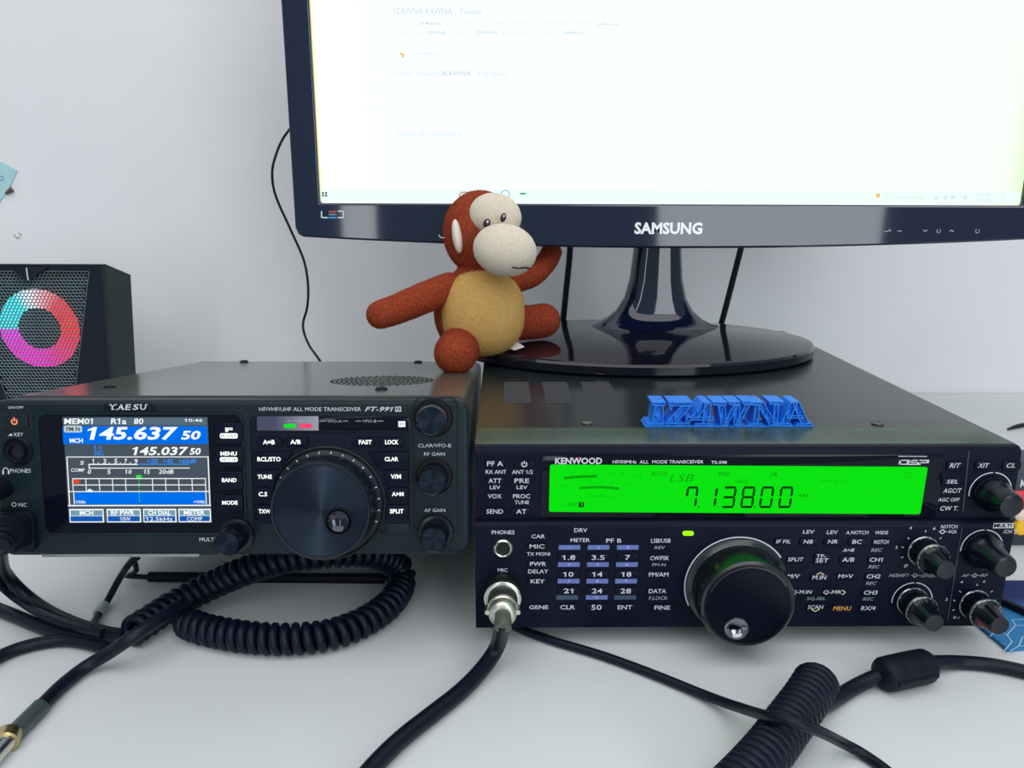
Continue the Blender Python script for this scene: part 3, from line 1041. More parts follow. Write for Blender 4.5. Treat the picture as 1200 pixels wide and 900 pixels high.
m.build('lettering', PRINT, bd)
d0 = -0.0003
m = Words('printed_legend', mat('soft_white_print', (0.62, 0.66, 0.68), 0.5, var=0.05), rt, 'printed_mark')
texts(T, [('ON/OFF', 38, 304, 110, 316), ('KEY', 66, 428, 110, 445), ('PHONES', 46, 597, 144, 616), ('MIC', 86, 758, 125, 776)], ZA, d0, m, 0.05, 0.0)
texts(T, [('HF/VHF/UHF ALL MODE TRANSCEIVER', 215, 309, 692, 327), ('CLAR/VFO-B', 960, 480, 1115, 497), ('RF GAIN', 988, 520, 1085, 536), ('AF GAIN', 990, 784, 1087, 800)], ZB, d0, m, 0.0, 0.0)
texts(T, [('FT-991', 710, 307, 845, 329)], ZB, d0, m, 0.35, 0.01)
texts(T, [('MULTI', 701, 90, 757, 103)], ZC, -0.0008, m, 0.0, 0.0)
q = T.at(*ZA(27, 606), d0)
m.mb.arc(q.x, q.z, 0.0013, radians(0), radians(180), 0.0004, d0, 14)
for sx in (-0.0013, 0.0013):
    m.mb.quad(q.x + sx - 0.0004, q.x + sx + 0.0004, q.z - 0.0018, q.z, d0)
m.mb.quad(*T.box(ZA, 38, 440, 60, 443, d0), d0)
m.mb.quad(*T.box(ZA, 46, 433, 56, 440, d0), d0)
q = T.at(*ZA(66, 765), d0)
m.mb.arc(q.x, q.z, 0.0010, 0, 2 * pi, 0.0004, d0, 12)
bx = T.box(ZB, 852, 306, 880, 330, d0)
m.mb.plate([(bx[0], bx[2]), (bx[1], bx[2]), (bx[1], bx[3]), (bx[0], bx[3])], [offset_poly([(bx[0], bx[2]), (bx[1], bx[2]), (bx[1], bx[3]), (bx[0], bx[3])], -0.0004)], d0, d0 + 0.0002)
texts(T, [('A', 858, 310, 874, 326)], ZB, d0, m, 0.0, 0.0)
m.done()

# power button, sockets
bx = T.box(ZA, 4, 328, 152, 416, 0)
pb_ = MB().prism(rrect(*bx, 0.0018), -0.0002, 0.002).build('power_button', WELL, rt)
bx = T.box(ZA, 14, 338, 138, 406, 0)
MB().prism(rrect(*bx, 0.0012), -0.0012, 0.002, 0.0005).build('button_cap', FTF, pb_)
q = T.at(*ZA(67, 376), -0.0015)
m = MB().arc(q.x, q.z, 0.0013, radians(125), radians(415), 0.0006, -0.0015, 16)
m.quad(q.x - 0.0003, q.x + 0.0003, q.z, q.z + 0.0020, -0.0015)
m.build('power_mark', mat('lit_orange', (0.9, 0.25, 0.1), 0.4, var=0, emit=(1.0, 0.25, 0.08), es=0.5), pb_)
q = T.at(*ZA(84, 516), 0)
js = MB().lathe(q.x, q.z, [(0.0072, 0.001), (0.0072, -0.0006), (0.0064, -0.0016), (0.0055, -0.0006), (0.0048, -0.0006), (0.0044, -0.0022), (0.0034, -0.0022), (0.0026, 0.001)], 36, cap=False).build('key_socket', BLACK, rt)
MB().lathe(q.x, q.z, [(0.0030, -0.0003), (0.0, -0.0003)], 24, cap=False).build('socket_hole', WELL, js)
# keys beside the screen
for t, kb, tb, sub, sb in (('F', (1017, 380, 1140, 478), (1056, 405, 1091, 424), 'M-LIST', (1031, 431, 1114, 455)), ('MENU', (1016, 491, 1144, 588), (1033, 517, 1110, 536), 'SETUP', (1031, 543, 1114, 565)),
                           ('BAND', (1020, 606, 1144, 694), (1040, 641, 1109, 660), None, None), ('MODE', (1022, 716, 1144, 798), (1041, 747, 1114, 766), None, None)):
    bx = T.box(ZA, *kb, 0)
    k = MB().prism(rrect(*bx, 0.0012, 3), -0.0018, 0.001, 0.0006).build('key', KEYM, rt)
    m = MB()
    m.text(t, *T.box(ZA, *tb, -0.002), -0.002, 0.0, 0.03)
    if sub:
        bb = T.box(ZA, *sb, -0.002)
        m.poly([(p[0], -0.002, p[1]) for p in rrect(*bb, 0.0008, 3)])
    m.build('lettering', BACKLIT, k)
    if sub:
        m = MB()
        m.text(sub, bb[0] + 0.0006, bb[1] - 0.0006, bb[2] + 0.0006, bb[3] - 0.0006, -0.0022, 0, 0.0)
        m.build('inverse_lettering', KEYM, k)

# indicator strip
bx = T.box(ZB, 200, 348, 922, 424, 0)
ind = MB().prism(rrect(*bx, 0.0018), -0.0012, 0.001, 0.0004).build('indicator_strip', GLASS, rt)
di = -0.0014
bx = T.box(ZB, 204, 351, 493, 418, di)
m = MB().quad(*bx, di)
gm = mat('lit_indicator_field', (0.02, 0.02, 0.03), 0.3, var=0)
nt = gm.node_tree
tc = nt.nodes.new('ShaderNodeTexCoord'); sp = nt.nodes.new('ShaderNodeSeparateXYZ'); cr = nt.nodes.new('ShaderNodeValToRGB')
nt.links.new(tc.outputs['Generated'], sp.inputs[0]); nt.links.new(sp.outputs[0], cr.inputs[0])
cr.color_ramp.elements[0].color = (*srgb(44, 48, 78), 1); cr.color_ramp.elements[1].color = (*srgb(150, 152, 165), 1); cr.color_ramp.elements[0].position = 0.3
nt.links.new(cr.outputs[0], nt.nodes['Principled BSDF'].inputs['Emission Color']); nt.nodes['Principled BSDF'].inputs['Emission Strength'].default_value = 0.9
m.build('lit_field', gm, ind)
di -= 0.0003
bx = T.box(ZB, 330, 387, 388, 406, di)
MB().prism(rrect(*bx, 0.0015), di - 0.0003, di + .0002).build('green_lamp', glow('lamp_green', (0.01, 0.75, 0.03), 1.0), ind)
bx = T.box(ZB, 404, 387, 463, 406, di)
MB().prism(rrect(*bx, 0.0015), di - 0.0003, di + .0002).build('red_lamp', glow('lamp_red', (1.0, 0.06, 0.16), 1.0), ind)
m = Words('printed_legend', DIMPR, ind, 'printed_mark')
texts(T, [('MEM', 378, 367, 432, 380), ('VFO-A', 536, 367, 600, 381), ('VFO-B', 700, 367, 764, 381)], ZB, di, m, 0.2, 0.0)
for xa, xb in ((345, 368), (442, 466), (503, 530), (606, 632), (667, 693), (770, 797)):
    m.mb.quad(*T.box(ZB, xa, 372, xb, 375, di), di)
m.done()
bx = T.box(ZB, 867, 374, 900, 402, di)
MB().quad(*bx, di).build('white_badge', mat('badge_white', (0.72, 0.72, 0.85), 0.5, var=0.02, emit=(0.8, 0.8, 1), es=0.3), ind)
m = MB().text('DX', bx[0] + .0008, bx[1] - .0008, bx[2] + .0018, bx[3] - .0018, di - .0002, 0, 0)
m.build('badge_lettering', mat('badge_ink', (0.1, 0.08, 0.3), 0.5, var=0), ind)


def polykey(poly, t, tb, lm=BACKLIT):
    P = [T.at(*ZB(x, y), 0) for x, y in poly][::-1]
    k = MB().prism([(p.x, p.z) for p in P], -0.0018, 0.001, 0.0004).build('key', KEYM, rt)
    m = MB().text(t, *T.box(ZB, *tb, -0.0021), -0.0021, 0, 0.03)
    m.build('lettering', lm, k)


polykey([(214, 450), (312, 450), (330, 472), (318, 494), (214, 494), (204, 472)], 'A=B', (232, 462, 288, 483))
polykey([(342, 450), (440, 450), (449, 472), (440, 494), (348, 494), (333, 472)], 'A/B', (360, 461, 410, 482))
polykey([(662, 450), (772, 450), (752, 494), (662, 494), (650, 472)], 'FAST', (682, 462, 743, 483))
polykey([(788, 450), (884, 450), (896, 472), (884, 494), (770, 494)], 'LOCK', (805, 462, 868, 483))
polykey([(190, 516), (376, 516), (332, 590), (190, 590)], 'RCL/STO', (206, 542, 316, 563))
polykey([(190, 602), (318, 602), (290, 672), (190, 672)], 'TUNE', (207, 625, 275, 645))
polykey([(190, 684), (288, 684), (276, 752), (190, 752)], 'C.S', (212, 706, 253, 727))
polykey([(190, 764), (276, 764), (284, 830), (190, 830)], 'TXW', (212, 787, 268, 807))
polykey([(726, 516), (914, 516), (914, 590), (770, 590)], 'CLAR', (803, 542, 867, 562))
polykey([(792, 602), (914, 602), (914, 672), (808, 672)], 'V/M', (831, 623, 880, 644))
polykey([(814, 684), (914, 684), (914, 752), (818, 752)], 'A>M', (836, 706, 892, 726))
polykey([(816, 764), (914, 764), (914, 830), (808, 830)], 'SPLIT', (827, 786, 892, 807))
for Z, b in ((ZD, (218, 214, 300, 274)), (ZD, (812, 212, 920, 270))):
    bx = T.box(Z, *b, 0)
    MB().prism(rrect(*bx, 0.0008, 2), -0.0010, 0.001, 0.0004).build('panel_facet', FTF, rt)

# main dial
q = T.at(384.5, 589, 0)
MB().lathe(q.x, q.z, [(0.0282, 0.001), (0.0282, -0.0012), (0.0274, -0.0018), (0.0266, -0.0006), (0.0005, -0.0005)], 72).build('dial_well', WELL, rt)
yk = -0.0165
dial = MB().lathe(q.x, q.z, [(0.0262, 0.0), (0.0262, -0.0022), (0.0246, -0.0030), (0.0242, -0.0034), (0.0240, -0.0115), (0.0236, -0.0125), (0.0236, -0.0155), (0.0230, yk), (0.0220, yk + 0.0001), (0.0216, yk + 0.0008)],
                  200, 100, 0.018, 3, 4, cap=False).build('main_dial', mat('ribbed_dial', (0.007, 0.012, 0.020), 0.34, spec=0.3), rt)
fd = T.at(396.3, 611.5, yk)
m = MB()
ring_face(m, circ(q.x, q.z, 0.0216, 64), circ(fd.x, fd.z, 0.0066, 64), yk + 0.0008)
m.build('dial_face', BRUSH, dial)
MB().lathe(fd.x, fd.z, [(0.0068, yk + 0.0009), (0.0068, yk + 0.0003), (0.0060, yk + 0.0004)], 40, cap=False).build('dimple_ring', BLACK, dial)
dish(fd.x, fd.z, 0.0062, yk + 0.0004, 0.0038).build('finger_dimple', mat('dark_dimple', (0.06, 0.06, 0.075), 0.10, 1.0, var=0), dial)
m = MB()
for a in range(-20, 215, 13):
    a = radians(a)
    m.line((q.x + 0.0247 * cos(a), q.z + 0.0247 * sin(a)), (q.x + 0.0258 * cos(a), q.z + 0.0258 * sin(a)), 0.0005, -0.0031)
m.build('dial_ticks', PRINT, dial)


def ft_knob(base, r, hgt, rib=60, skirt=None):
    q = T.at(*base, 0)
    w_ = MB().lathe(q.x, q.z, [(r * 1.30, 0.001), (r * 1.30, -0.0008), (r * 1.24, -0.0014), (r * 1.18, -0.0006), (0.0004, -0.0005)], 40).build('knob_well', WELL, rt)
    pf = [(r, 0.0), (r, -0.0008)]
    if skirt:
        pf = [(skirt, 0.0), (skirt, -0.002), (skirt * 0.96, -0.0026)] + [(r * 1.02, -0.0028)]
    k0 = len(pf)
    pf += [(r, -0.003), (r * 0.97, -hgt + 0.001), (r * 0.90, -hgt), (r * 0.86, -hgt + 0.0003)]
    k = MB().lathe(q.x, q.z, pf, 120, rib, 0.045, k0 - 1, k0 + 1, cap=False).build('knob', KN, rt)
    MB().lathe(q.x, q.z, [(r * 0.86, -hgt + 0.0003), (r * 0.4, -hgt + 0.0003), (0.00001, -hgt + 0.0003)], 48, cap=False).build('knob_face', BRUSH, k)


ft_knob((508.0, 489.0), 0.0074, 0.0125)
ft_knob((509.0, 558.0), 0.0070, 0.0125)
ft_knob((511.0, 622.0), 0.0066, 0.0150, skirt=0.0086)
ft_knob((278.5, 626.0), 0.0064, 0.0160, skirt=0.0086)
# lip under the panel, its bevel's reflection put into a pale colour, left of the multi knob
bx = T.box(ZP, 47, 637, 232, 641, 0)
MB().prism(rrect(bx[0], bx[1], -0.0007, 0.0012, 0.0005, 2), 0.0008, 0.008).build('reflecting_lip', mat('lip_reflection', (0.20, 0.24, 0.24), 0.35, var=0.1), rt)

# wire stand, reaching the desk
Ti = TM.inverted()
s0 = Ti @ on_z(163, 676, 0.0032)
s1 = Ti @ on_z(462, 678, 0.0032)
h0, h1 = Vector((s0.x - 0.001, s0.y - 0.016, 0.004)), Vector((s1.x + 0.001, s1.y - 0.016, 0.004))
stand = MB().tube([h0, h0.lerp(s0, 0.85), s0 + Vector((0.004, 0, 0)), s1 - Vector((0.004, 0, 0)), h1.lerp(s1, 0.85), h1], 0.0016, 8, True, 0.003).build('wire_stand', mat('black_wire', (0.02, 0.02, 0.03), 0.25, 0.6), rt)
MB().tube([s0 + Vector((0.006, 0, 0)), s1 - Vector((0.006, 0, 0))], 0.0031, 10, False).build('rubber_sleeve', RUBBER, stand)

# ------------------------------------------------------------------ monitor
YS = 0.238
S = Frame(Matrix.Identity(4))
a, b = on_y(376, 237.5, YS), on_y(1195, 241.0, YS)
sx0, sx1, sz0 = a.x, b.x, (a.z + b.z) / 2
sz1 = sz0 + 0.298
BC = Vector((0.1035, 0.243, ZT))
MM = Matrix.Translation(BC)
rm = thing('monitor', 'glossy black monitor with a white web page, standing on the green-display radio', 'monitor', MM)
inv = MM.inverted()
ox0 = on_y(347, 262, YS).x
ox1 = sx1 + (sx0 - ox0)
zc = on_y(347, 277.5, YS).z
zmid = on_y(760, 290.5, YS).z
n = 24
outer = []
for k in range(n + 1):
    t = k / n
    x = ox0 + 0.006 + (ox1 - ox0 - 0.012) * t
    outer.append((x, zc + (zmid - zc) * (1 - (2 * t - 1) ** 2)))
outer += [(ox1 - 0.002, zc + 0.002), (ox1, zc + 0.007), (ox1, sz1 + 0.012), (ox1 - 0.005, sz1 + 0.017), (ox0 + 0.005, sz1 + 0.017), (ox0, sz1 + 0.012), (ox0, zc + 0.007), (ox0 + 0.002, zc + 0.002)]
tr = lambda P: [(p[0] - BC.x, p[1] - BC.z) for p in P]
inner = [(sx0, sz0), (sx1, sz0), (sx1, sz1), (sx0, sz1)]
ys = YS - BC.y
bz = MB().plate(tr(outer), [tr(inner)], ys - 0.004, ys + 0.012).build('bezel', GLOSS, rm, 30)
bv = bz.modifiers.new('round', 'BEVEL')
bv.width, bv.segments, bv.limit_method, bv.angle_limit = 0.003, 3, 'ANGLE', radians(50)
MB().box(ox0 - BC.x + 0.012, ox1 - BC.x - 0.012, ys + 0.0122, ys + 0.040, sz0 - BC.z - 0.008, sz1 - BC.z + 0.01).build('rear_housing', BLACK, rm)
sm = mat('screen_light', (0.0, 0.0, 0.0), 0.3, var=0, spec=0.0)
nt = sm.node_tree
tc = nt.nodes.new('ShaderNodeTexCoord'); sp = nt.nodes.new('ShaderNodeSeparateXYZ'); cr = nt.nodes.new('ShaderNodeValToRGB')
nt.links.new(tc.outputs['Generated'], sp.inputs[0]); nt.links.new(sp.outputs[0], cr.inputs[0])
e = cr.color_ramp.elements
e[0].color = (0.93, 0.90, 0.42, 1)
e[1].color = (0.75, 1.0, 0.62, 1)
for pos, c_ in ((0.004, (0.95, 1.0, 0.95)), (0.10, (0.90, 1.0, 1.0)), (0.90, (0.90, 1.0, 1.0)), (0.975, (0.88, 1.0, 0.86))):
    x = e.new(pos); x.color = (*c_, 1)
nt.links.new(cr.outputs[0], nt.nodes['Principled BSDF'].inputs['Emission Color'])
nt.nodes['Principled BSDF'].inputs['Emission Strength'].default_value = 1.08
screen = MB().quad(sx0 - BC.x, sx1 - BC.x, sz0 - BC.z, sz1 - BC.z, ys).build('screen', sm, rm)
FM_ = Frame(MM)
dm = ys - 0.0003
m = Words('page_heading', glow('page_grey', srgb(196, 212, 216), 1.0), screen, 'printed_mark')
texts(FM_, [('IZ4WNA K4WNA - Twitter', 388, 26, 668, 46)], ZN, dm, m, 0, -0.01)
texts(FM_, [('iz4wna', 470, 68, 537, 80), ('iz4wna', 1035, 72, 1105, 81), ('IZ4WNA', 490, 98, 553, 110), ('IZ4WNA', 650, 98, 718, 110), ('iz4wna', 930, 98, 995, 110), ('IK4WNA', 540, 226, 632, 243)], ZN, dm, m, 0, 0)
m.done()
m = Words('page_text', glow('page_faint', srgb(222, 238, 240), 1.0), screen, 'printed_mark')
texts(FM_, [('tweets and', 390, 70, 462, 80), ('the latest from', 550, 70, 640, 80), ('radio amateur - 145.637 - 7138', 700, 70, 1020, 80), ('following and', 390, 100, 480, 110), ('radio', 575, 100, 625, 110), ('replies from', 730, 100, 900, 110),
            ('today', 445, 165, 525, 179), ('other results', 390, 227, 530, 243), ('radio', 655, 227, 745, 243), ('search results', 400, 418, 600, 434)], ZN, dm, m, 0, 0)
texts(FM_, [('21\u00b0C mostly sunny', 1036, 228, 1084, 235), ('10:46', 1145, 226, 1162, 231), ('12/10/2021', 1140, 233, 1164, 237)], ZP, dm, m, 0, 0)
for xx in (1097, 1108, 1117, 1131):
    p = FM_.at(xx, 231.5, dm)
    m.mb.quad(p.x - 0.0016, p.x + 0.0016, p.z - 0.0012, p.z + 0.0012, dm)
p = FM_.at(1175, 231, dm)
m.mb.arc(p.x, p.z, 0.0025, 0, 2 * pi, 0.0006, dm, 4)
m.done()
m = MB()
m.quad(*FM_.box(ZP, 376.5, 223, 1194, 237, dm + 0.00015), dm + 0.00015)
m.build('taskbar', glow('taskbar_light', (0.86, 0.98, 0.96), 1.02), screen)
m = MB()
for i in (0, 1):
    for k in (0, 1):
        m.quad(*FM_.box(ZN, 156 + i * 10, 614 + k * 8, 163 + i * 10, 620 + k * 8, dm), dm)
m.build('start_icon', glow('icon_teal', srgb(70, 110, 120), 1.0), screen)
m = MB(); m.quad(*FM_.box(ZN, 789, 616, 808, 622, dm), dm); m.build('green_icon', glow('icon_green', srgb(40, 190, 130), 1.0), screen)
m = MB(); m.quad(*FM_.box(ZN, 752, 645, 768, 650, dm), dm)
p = FM_.at(*ZN(742, 622), dm); m.arc(p.x, p.z, 0.0032, 0, 2 * pi, 0.0006, dm, 16)
m.build('blue_icon', glow('icon_blue', srgb(70, 180, 220), 1.0), screen)
p = FM_.at(*ZN(410, 178), dm)
m = MB().arc(p.x, p.z, 0.0013, radians(-60), radians(140), 0.0012, dm, 8)
p = FM_.at(1029, 229, dm)
m.arc(p.x, p.z, 0.0010, 0, 2 * pi, 0.0012, dm, 8)
m.build('yellow_icon', glow('icon_yellow', srgb(245, 190, 60), 1.0), screen)

db = ys - 0.0044
ZQ = zm(320, 225, 7.5)
SILV = mat('silver_lettering', (0.75, 0.77, 0.80), 0.3, 0.3, var=0.05)
m = MB()
bx = FM_.box(ZP, 743.5, 260.5, 823, 274.5, db)
m.text('SAMSUNG', *bx, db, 0, 0.035)
m.build('brand_lettering', SILV, rm)
m = MB()
for p0, p1 in (((426, 168), (426, 225)), ((426, 225), (482, 225)), ((570, 168), (618, 168)), ((618, 168), (618, 225)), ((570, 225), (618, 225))):
    a, b = FM_.at(*ZQ(*p0), db), FM_.at(*ZQ(*p1), db)
    m.line((a.x, a.z), (b.x, b.z), 0.0009, db)
bd = m.build('corner_emblem', SILV, rm)
for y, c_, nm in ((172, (0.6, 0.07, 0.09), 'red_bar'), (198, (0.12, 0.28, 0.36), 'grey_bar'), (225, (0.05, 0.35, 0.75), 'blue_bar')):
    m = MB(); m.quad(*FM_.box(ZQ, 490, y - 7, 558, y + 7, db), db); m.build(nm, mat(nm + '_print', c_, 0.4, var=0), bd)
ZR = zm(1000, 0, 3)
m = MB()
for pts in ([(246, 808), (253, 814), (260, 808)], [(338, 815), (345, 808), (352, 815)], [(108, 815), (122, 812), (130, 806), (130, 815)], [(155, 812), (170, 812)]):
    P = [FM_.at(*ZR(*p), db) for p in pts]
    for a, b in zip(P, P[1:]):
        m.line((a.x, a.z), (b.x, b.z), 0.0005, db)
for x in (300, 436):
    p = FM_.at(*ZR(x, 812), db)
    m.arc(p.x, p.z, 0.0014, radians(120), radians(420), 0.0004, db, 12)
m.build('control_marks', mat('control_print', (0.5, 0.55, 0.7), 0.5, var=0), rm)

# stand: oval foot, flared neck
bl, br_ = on_z(570, 410, ZT + 0.006), on_z(983, 404, ZT + 0.006)
EA, EB = 0.1405, 0.0985


def oval(a, b, z, n=72, cy=0.0):
    return [(a * cos(2 * pi * i / n), cy + b * sin(2 * pi * i / n), z) for i in range(n)]


MB().grid([oval(EA - 0.004, EB - 0.004, 0.0004), oval(EA - 0.001, EB - 0.001, 0.0012), oval(EA, EB, 0.0022), oval(EA, EB, 0.0075), oval(EA - 0.0012, EB - 0.0012, 0.0092), oval(EA - 0.004, EB - 0.004, 0.0098)],
          True, True, True).build('stand_foot', mat('black_gloss_foot', (0.007, 0.007, 0.013), 0.06, var=0), rm, 25)
NY = 0.062
secs = [(0.0095, 0.056, 0.026), (0.0115, 0.050, 0.023), (0.016, 0.041, 0.019), (0.023, 0.033, 0.0165), (0.034, 0.0265, 0.0145), (0.05, 0.0225, 0.0135), (0.075, 0.0202, 0.0130), (0.11, 0.0200, 0.0130), (0.17, 0.0210, 0.0130)]
nc = on_y(768, 340, BC.y + NY).x - BC.x
MB().grid([[(nc + (abs(cos(t)) ** 0.7) * (1 if cos(t) > 0 else -1) * a, NY + (abs(sin(t)) ** 0.7) * (1 if sin(t) > 0 else -1) * b, z) for t in [2 * pi * i / 40 for i in range(40)]] for z, a, b in
           [(0.0095, 0.056, 0.026)] + secs[1:]], True, True, True).build('stand_neck', GLOSS, rm, 60)
MB().box(nc - 0.05, nc + 0.05, ys + 0.040, NY + 0.012, 0.15, 0.21).build('neck_mount', BLACK, rm)

# ------------------------------------------------------------------ cables behind the monitor
tag(MB().tube([on_y(669, 235, 0.375), on_y(668, 292, 0.375), on_y(664, 335, 0.376), on_y(660, 374, 0.378), on_y(657, 400, 0.390), on_z(652, 462, 0.004)], 0.0030, 8).build('monitor_cable', CABLE),
    'thick black cable hanging straight behind the monitor beside the plush monkey', 'cable')
tag(MB().tube([on_y(878, 250, 0.375), on_y(868, 292, 0.375), on_y(857, 335, 0.376), on_y(846, 377, 0.378), on_y(838, 402, 0.390), on_z(830, 462, 0.004)], 0.0030, 8).build('monitor_cable', CABLE),
    'thick black cable slanting down behind the monitor, under the screen brand lettering', 'cable')
tag(MB().tube([on_y(x, y, yy) for x, y, yy in ((470, 90, 0.30), (410, 100, 0.36), (372, 120, 0.40), (336, 156, 0.42), (322, 186, 0.44), (319, 208, 0.45), (324, 232, 0.455), (340, 268, 0.46), (356, 305, 0.46), (361, 335, 0.46), (360, 360, 0.46),
                                              (355, 382, 0.46), (362, 404, 0.45), (378, 428, 0.43))] + [on_z(392, 462, 0.003)], 0.0013, 6).build('thin_wire', CABLE),
    'thin black wire looping down the bare wall beside the monitor frame', 'wire')

# ------------------------------------------------------------------ 3D-printed call sign
SB = on_y(856, 502, 0.0)
y_f = on_z(856, 501.0, ZT).y
sA, sB_ = on_z(755, 501, ZT), on_z(955, 502, ZT)
SM = Matrix.Translation((0, y_f, ZT))
ns = thing('name_sign', 'bright blue 3D-printed letters IZ4WNA standing on the black radio', 'sign', SM)
BLUE = mat('blue_print_plastic', (0.008, 0.23, 0.86), 0.38, var=0.12, scale=900, bump=0.15, bscale=2500)
SH, SD, TH = 0.0140, 0.0135, 0.0005
ux = lambda x: sA.x + (x - 75) / (1078 - 75) * (sB_.x - sA.x)


def stroke(m, poly, k=0):
    P = [(ux(x) + 0.00003 * k, h * SH * (1 - 0.006 * k) + 0.00015 * k) for x, h in poly]
    sd, yf_ = SD - 0.00012 * k, 0.00006 * k
    n = len(P)
    ar = sum(P[i][0] * P[(i + 1) % n][1] - P[(i + 1) % n][0] * P[i][1] for i in range(n))
    if ar < 0:
        P = P[::-1]
    I = offset_poly(P, -TH)
    m.grid([[(p[0], y, p[1]) for p in Q] for Q, y in ((P, sd), (P, yf_), (I, yf_), (I, 0.0022 + yf_))], True, True, True)
    # zigzag infill ribs inside long strokes
    if n == 4:
        e = [(Vector(I[(i + 1) % 4]) - Vector(I[i])).length for i in range(4)]
        k = 0 if e[0] + e[2] > e[1] + e[3] else 1
        a0, a1, b0, b1 = Vector(I[k]), Vector(I[k + 1]), Vector(I[(k + 3) % 4]), Vector(I[k + 2])
        L = (a1 - a0).length
        cnt = max(1, int(L / 0.0040))
        for i in range(cnt):
            t0, t1 = i / cnt, (i + 1) / cnt
            p, q = (a0.lerp(a1, t0), b0.lerp(b1, t1)) if i % 2 == 0 else (b0.lerp(b1, t0), a0.lerp(a1, t1))
            nx = Vector((-(q - p).y, (q - p).x)).normalized() * TH * 0.3
            m.grid([[(c.x, y, c.y) for c in (p + nx, q + nx, q - nx, p - nx)] for y in (0.0006, 0.0024)], True, True, True)


LET = {
    'I': [[(112, 1), (194, 1), (190, .86), (118, .86)], [(132, .87), (182, .87), (186, .13), (120, .13)], [(92, .13), (200, .13), (192, .02), (84, .02)]],
    'Z': [[(212, 1), (352, 1), (345, .84), (222, .84)], [(286, .85), (346, .85), (262, .14), (196, .14)], [(196, .15), (336, .15), (350, .02), (188, .02)], [(212, .86), (236, .86), (232, .66), (222, .66)], [(318, .36), (352, .40), (346, .14), (318, .14)]],
    '4': [[(410, 1), (452, 1), (392, .38), (344, .38)], [(422, .96), (462, .96), (456, .12), (416, .12)], [(344, .40), (482, .40), (478, .26), (346, .26)], [(376, .13), (478, .13), (482, .02), (368, .02)]],
    'W': [[(468, 1), (556, 1), (550, .87), (474, .87)], [(500, .88), (544, .88), (566, .04), (530, .04)], [(592, .88), (622, .88), (566, .04), (540, .04)], [(560, 1), (632, 1), (628, .87), (566, .87)], [(594, .88), (634, .88), (634, .04), (602, .04)],
          [(662, .88), (694, .88), (634, .04), (612, .04)], [(640, 1), (706, 1), (702, .87), (646, .87)]],
    'N': [[(688, 1), (760, 1), (752, .87), (696, .87)], [(720, .88), (748, .88), (746, .13), (716, .13)], [(690, .13), (772, .13), (778, .02), (684, .02)], [(722, .98), (770, .98), (862, .03), (816, .03)], [(832, .88), (862, .88), (862, .06), (834, .06)],
          [(800, 1), (888, 1), (882, .87), (806, .87)]],
    'A': [[(930, 1), (972, 1), (926, .13), (878, .13)], [(936, 1), (980, 1), (1050, .13), (998, .13)], [(918, .46), (1010, .46), (1016, .33), (912, .33)], [(864, .13), (944, .13), (950, .02), (858, .02)], [(976, .13), (1062, .13), (1078, .02), (970, .02)]],
}
for ch, st in LET.items():
    m = MB()
    for k, s_ in enumerate(st):
        stroke(m, s_, k)
    m.build('letter', BLUE, ns)
MB().box(ux(78), ux(1074), 0.0001, SD, 0.0002, 0.0007).build('base_strip', BLUE, ns)

# ------------------------------------------------------------------ plush monkey
FURB = mat('brown_plush', (0.31, 0.054, 0.024), 0.95, var=0.35, scale=650, bump=0.8, bscale=1500, spec=0.05)
TAN = mat('tan_plush', (0.62, 0.37, 0.12), 0.95, var=0.12, scale=800, bump=0.8, bscale=1500, spec=0.05)
CREAM = mat('cream_plush', (0.72, 0.62, 0.49), 0.95, var=0.07, scale=500, bump=0.4, bscale=1500, spec=0.1, sheen=0.2)
seat = at_depth(*ZM(580, 790), 0.575)
rp_ = thing('plush_monkey', 'brown plush monkey with cream face and tan belly, waving before the screen', 'toy', Matrix.Translation(seat))


def mp(x, y, dep):
    return at_depth(*ZM(x, y), dep - 0.006) - seat


def msz(dep):
    return dep / FPX / 3.6


def mell(m, x, y, dep, rx, ry, rz, ang=0.0, n=28, yawd=0.0, sq=1.0):
    s = msz(dep)
    a, b, d = RIGHT * rx * s, UP * ry * s, -FWD * rz * s
    R = Matrix.Rotation(radians(ang), 3, -FWD) @ Matrix.Rotation(radians(yawd), 3, UP)
    m.ell(mp(x, y, dep), R @ a, R @ b, R @ d, n, 16, sq)


def caps(m, pts, n=20):
    P, Rr = [mp(x, y, d) for x, y, d, r in pts], [r * msz(d) for x, y, d, r in pts]
    path = resample(P, 0.003)
    L = len(path) - 1
    def rad(t):
        f = t * (len(Rr) - 1)
        i = min(int(f), len(Rr) - 2)
        return Rr[i] + (Rr[i + 1] - Rr[i]) * (f - i)
    m.tube(path, rad, n, False)
    for p, r in ((P[0], Rr[0]), (P[-1], Rr[-1])):
        m.ell(p, RIGHT * r, UP * r, FWD * r, n, 12)


m = MB()
mell(m, 580, 602, 0.565, 188, 190, 150)
mell(m, 580, 468, 0.562, 118, 80, 90)
mell(m, 588, 265, 0.560, 158, 178, 150, 4)
caps(m, [(455, 492, 0.555, 62), (330, 545, 0.540, 66), (232, 585, 0.530, 64), (165, 608, 0.525, 60)])
caps(m, [(700, 470, 0.585, 55), (800, 445, 0.603, 48), (862, 388, 0.618, 45), (886, 345, 0.627, 44)])
caps(m, [(505, 728, 0.560, 80), (490, 758, 0.536, 90), (481, 772, 0.520, 89)])
caps(m, [(720, 640, 0.585, 74), (800, 640, 0.600, 72), (852, 632, 0.606, 72)])
bodyo = m.build('body', FURB, rp_, 180)
rmd = bodyo.modifiers.new('weld', 'REMESH')
rmd.mode, rmd.voxel_size, rmd.use_smooth_shade = 'VOXEL', 0.0011, True
smd = bodyo.modifiers.new('soften', 'SMOOTH')
smd.factor, smd.iterations = 0.5, 6
tx = bpy.data.textures.new('fuzz', 'CLOUDS')
tx.noise_scale, tx.noise_depth = 0.0016, 2


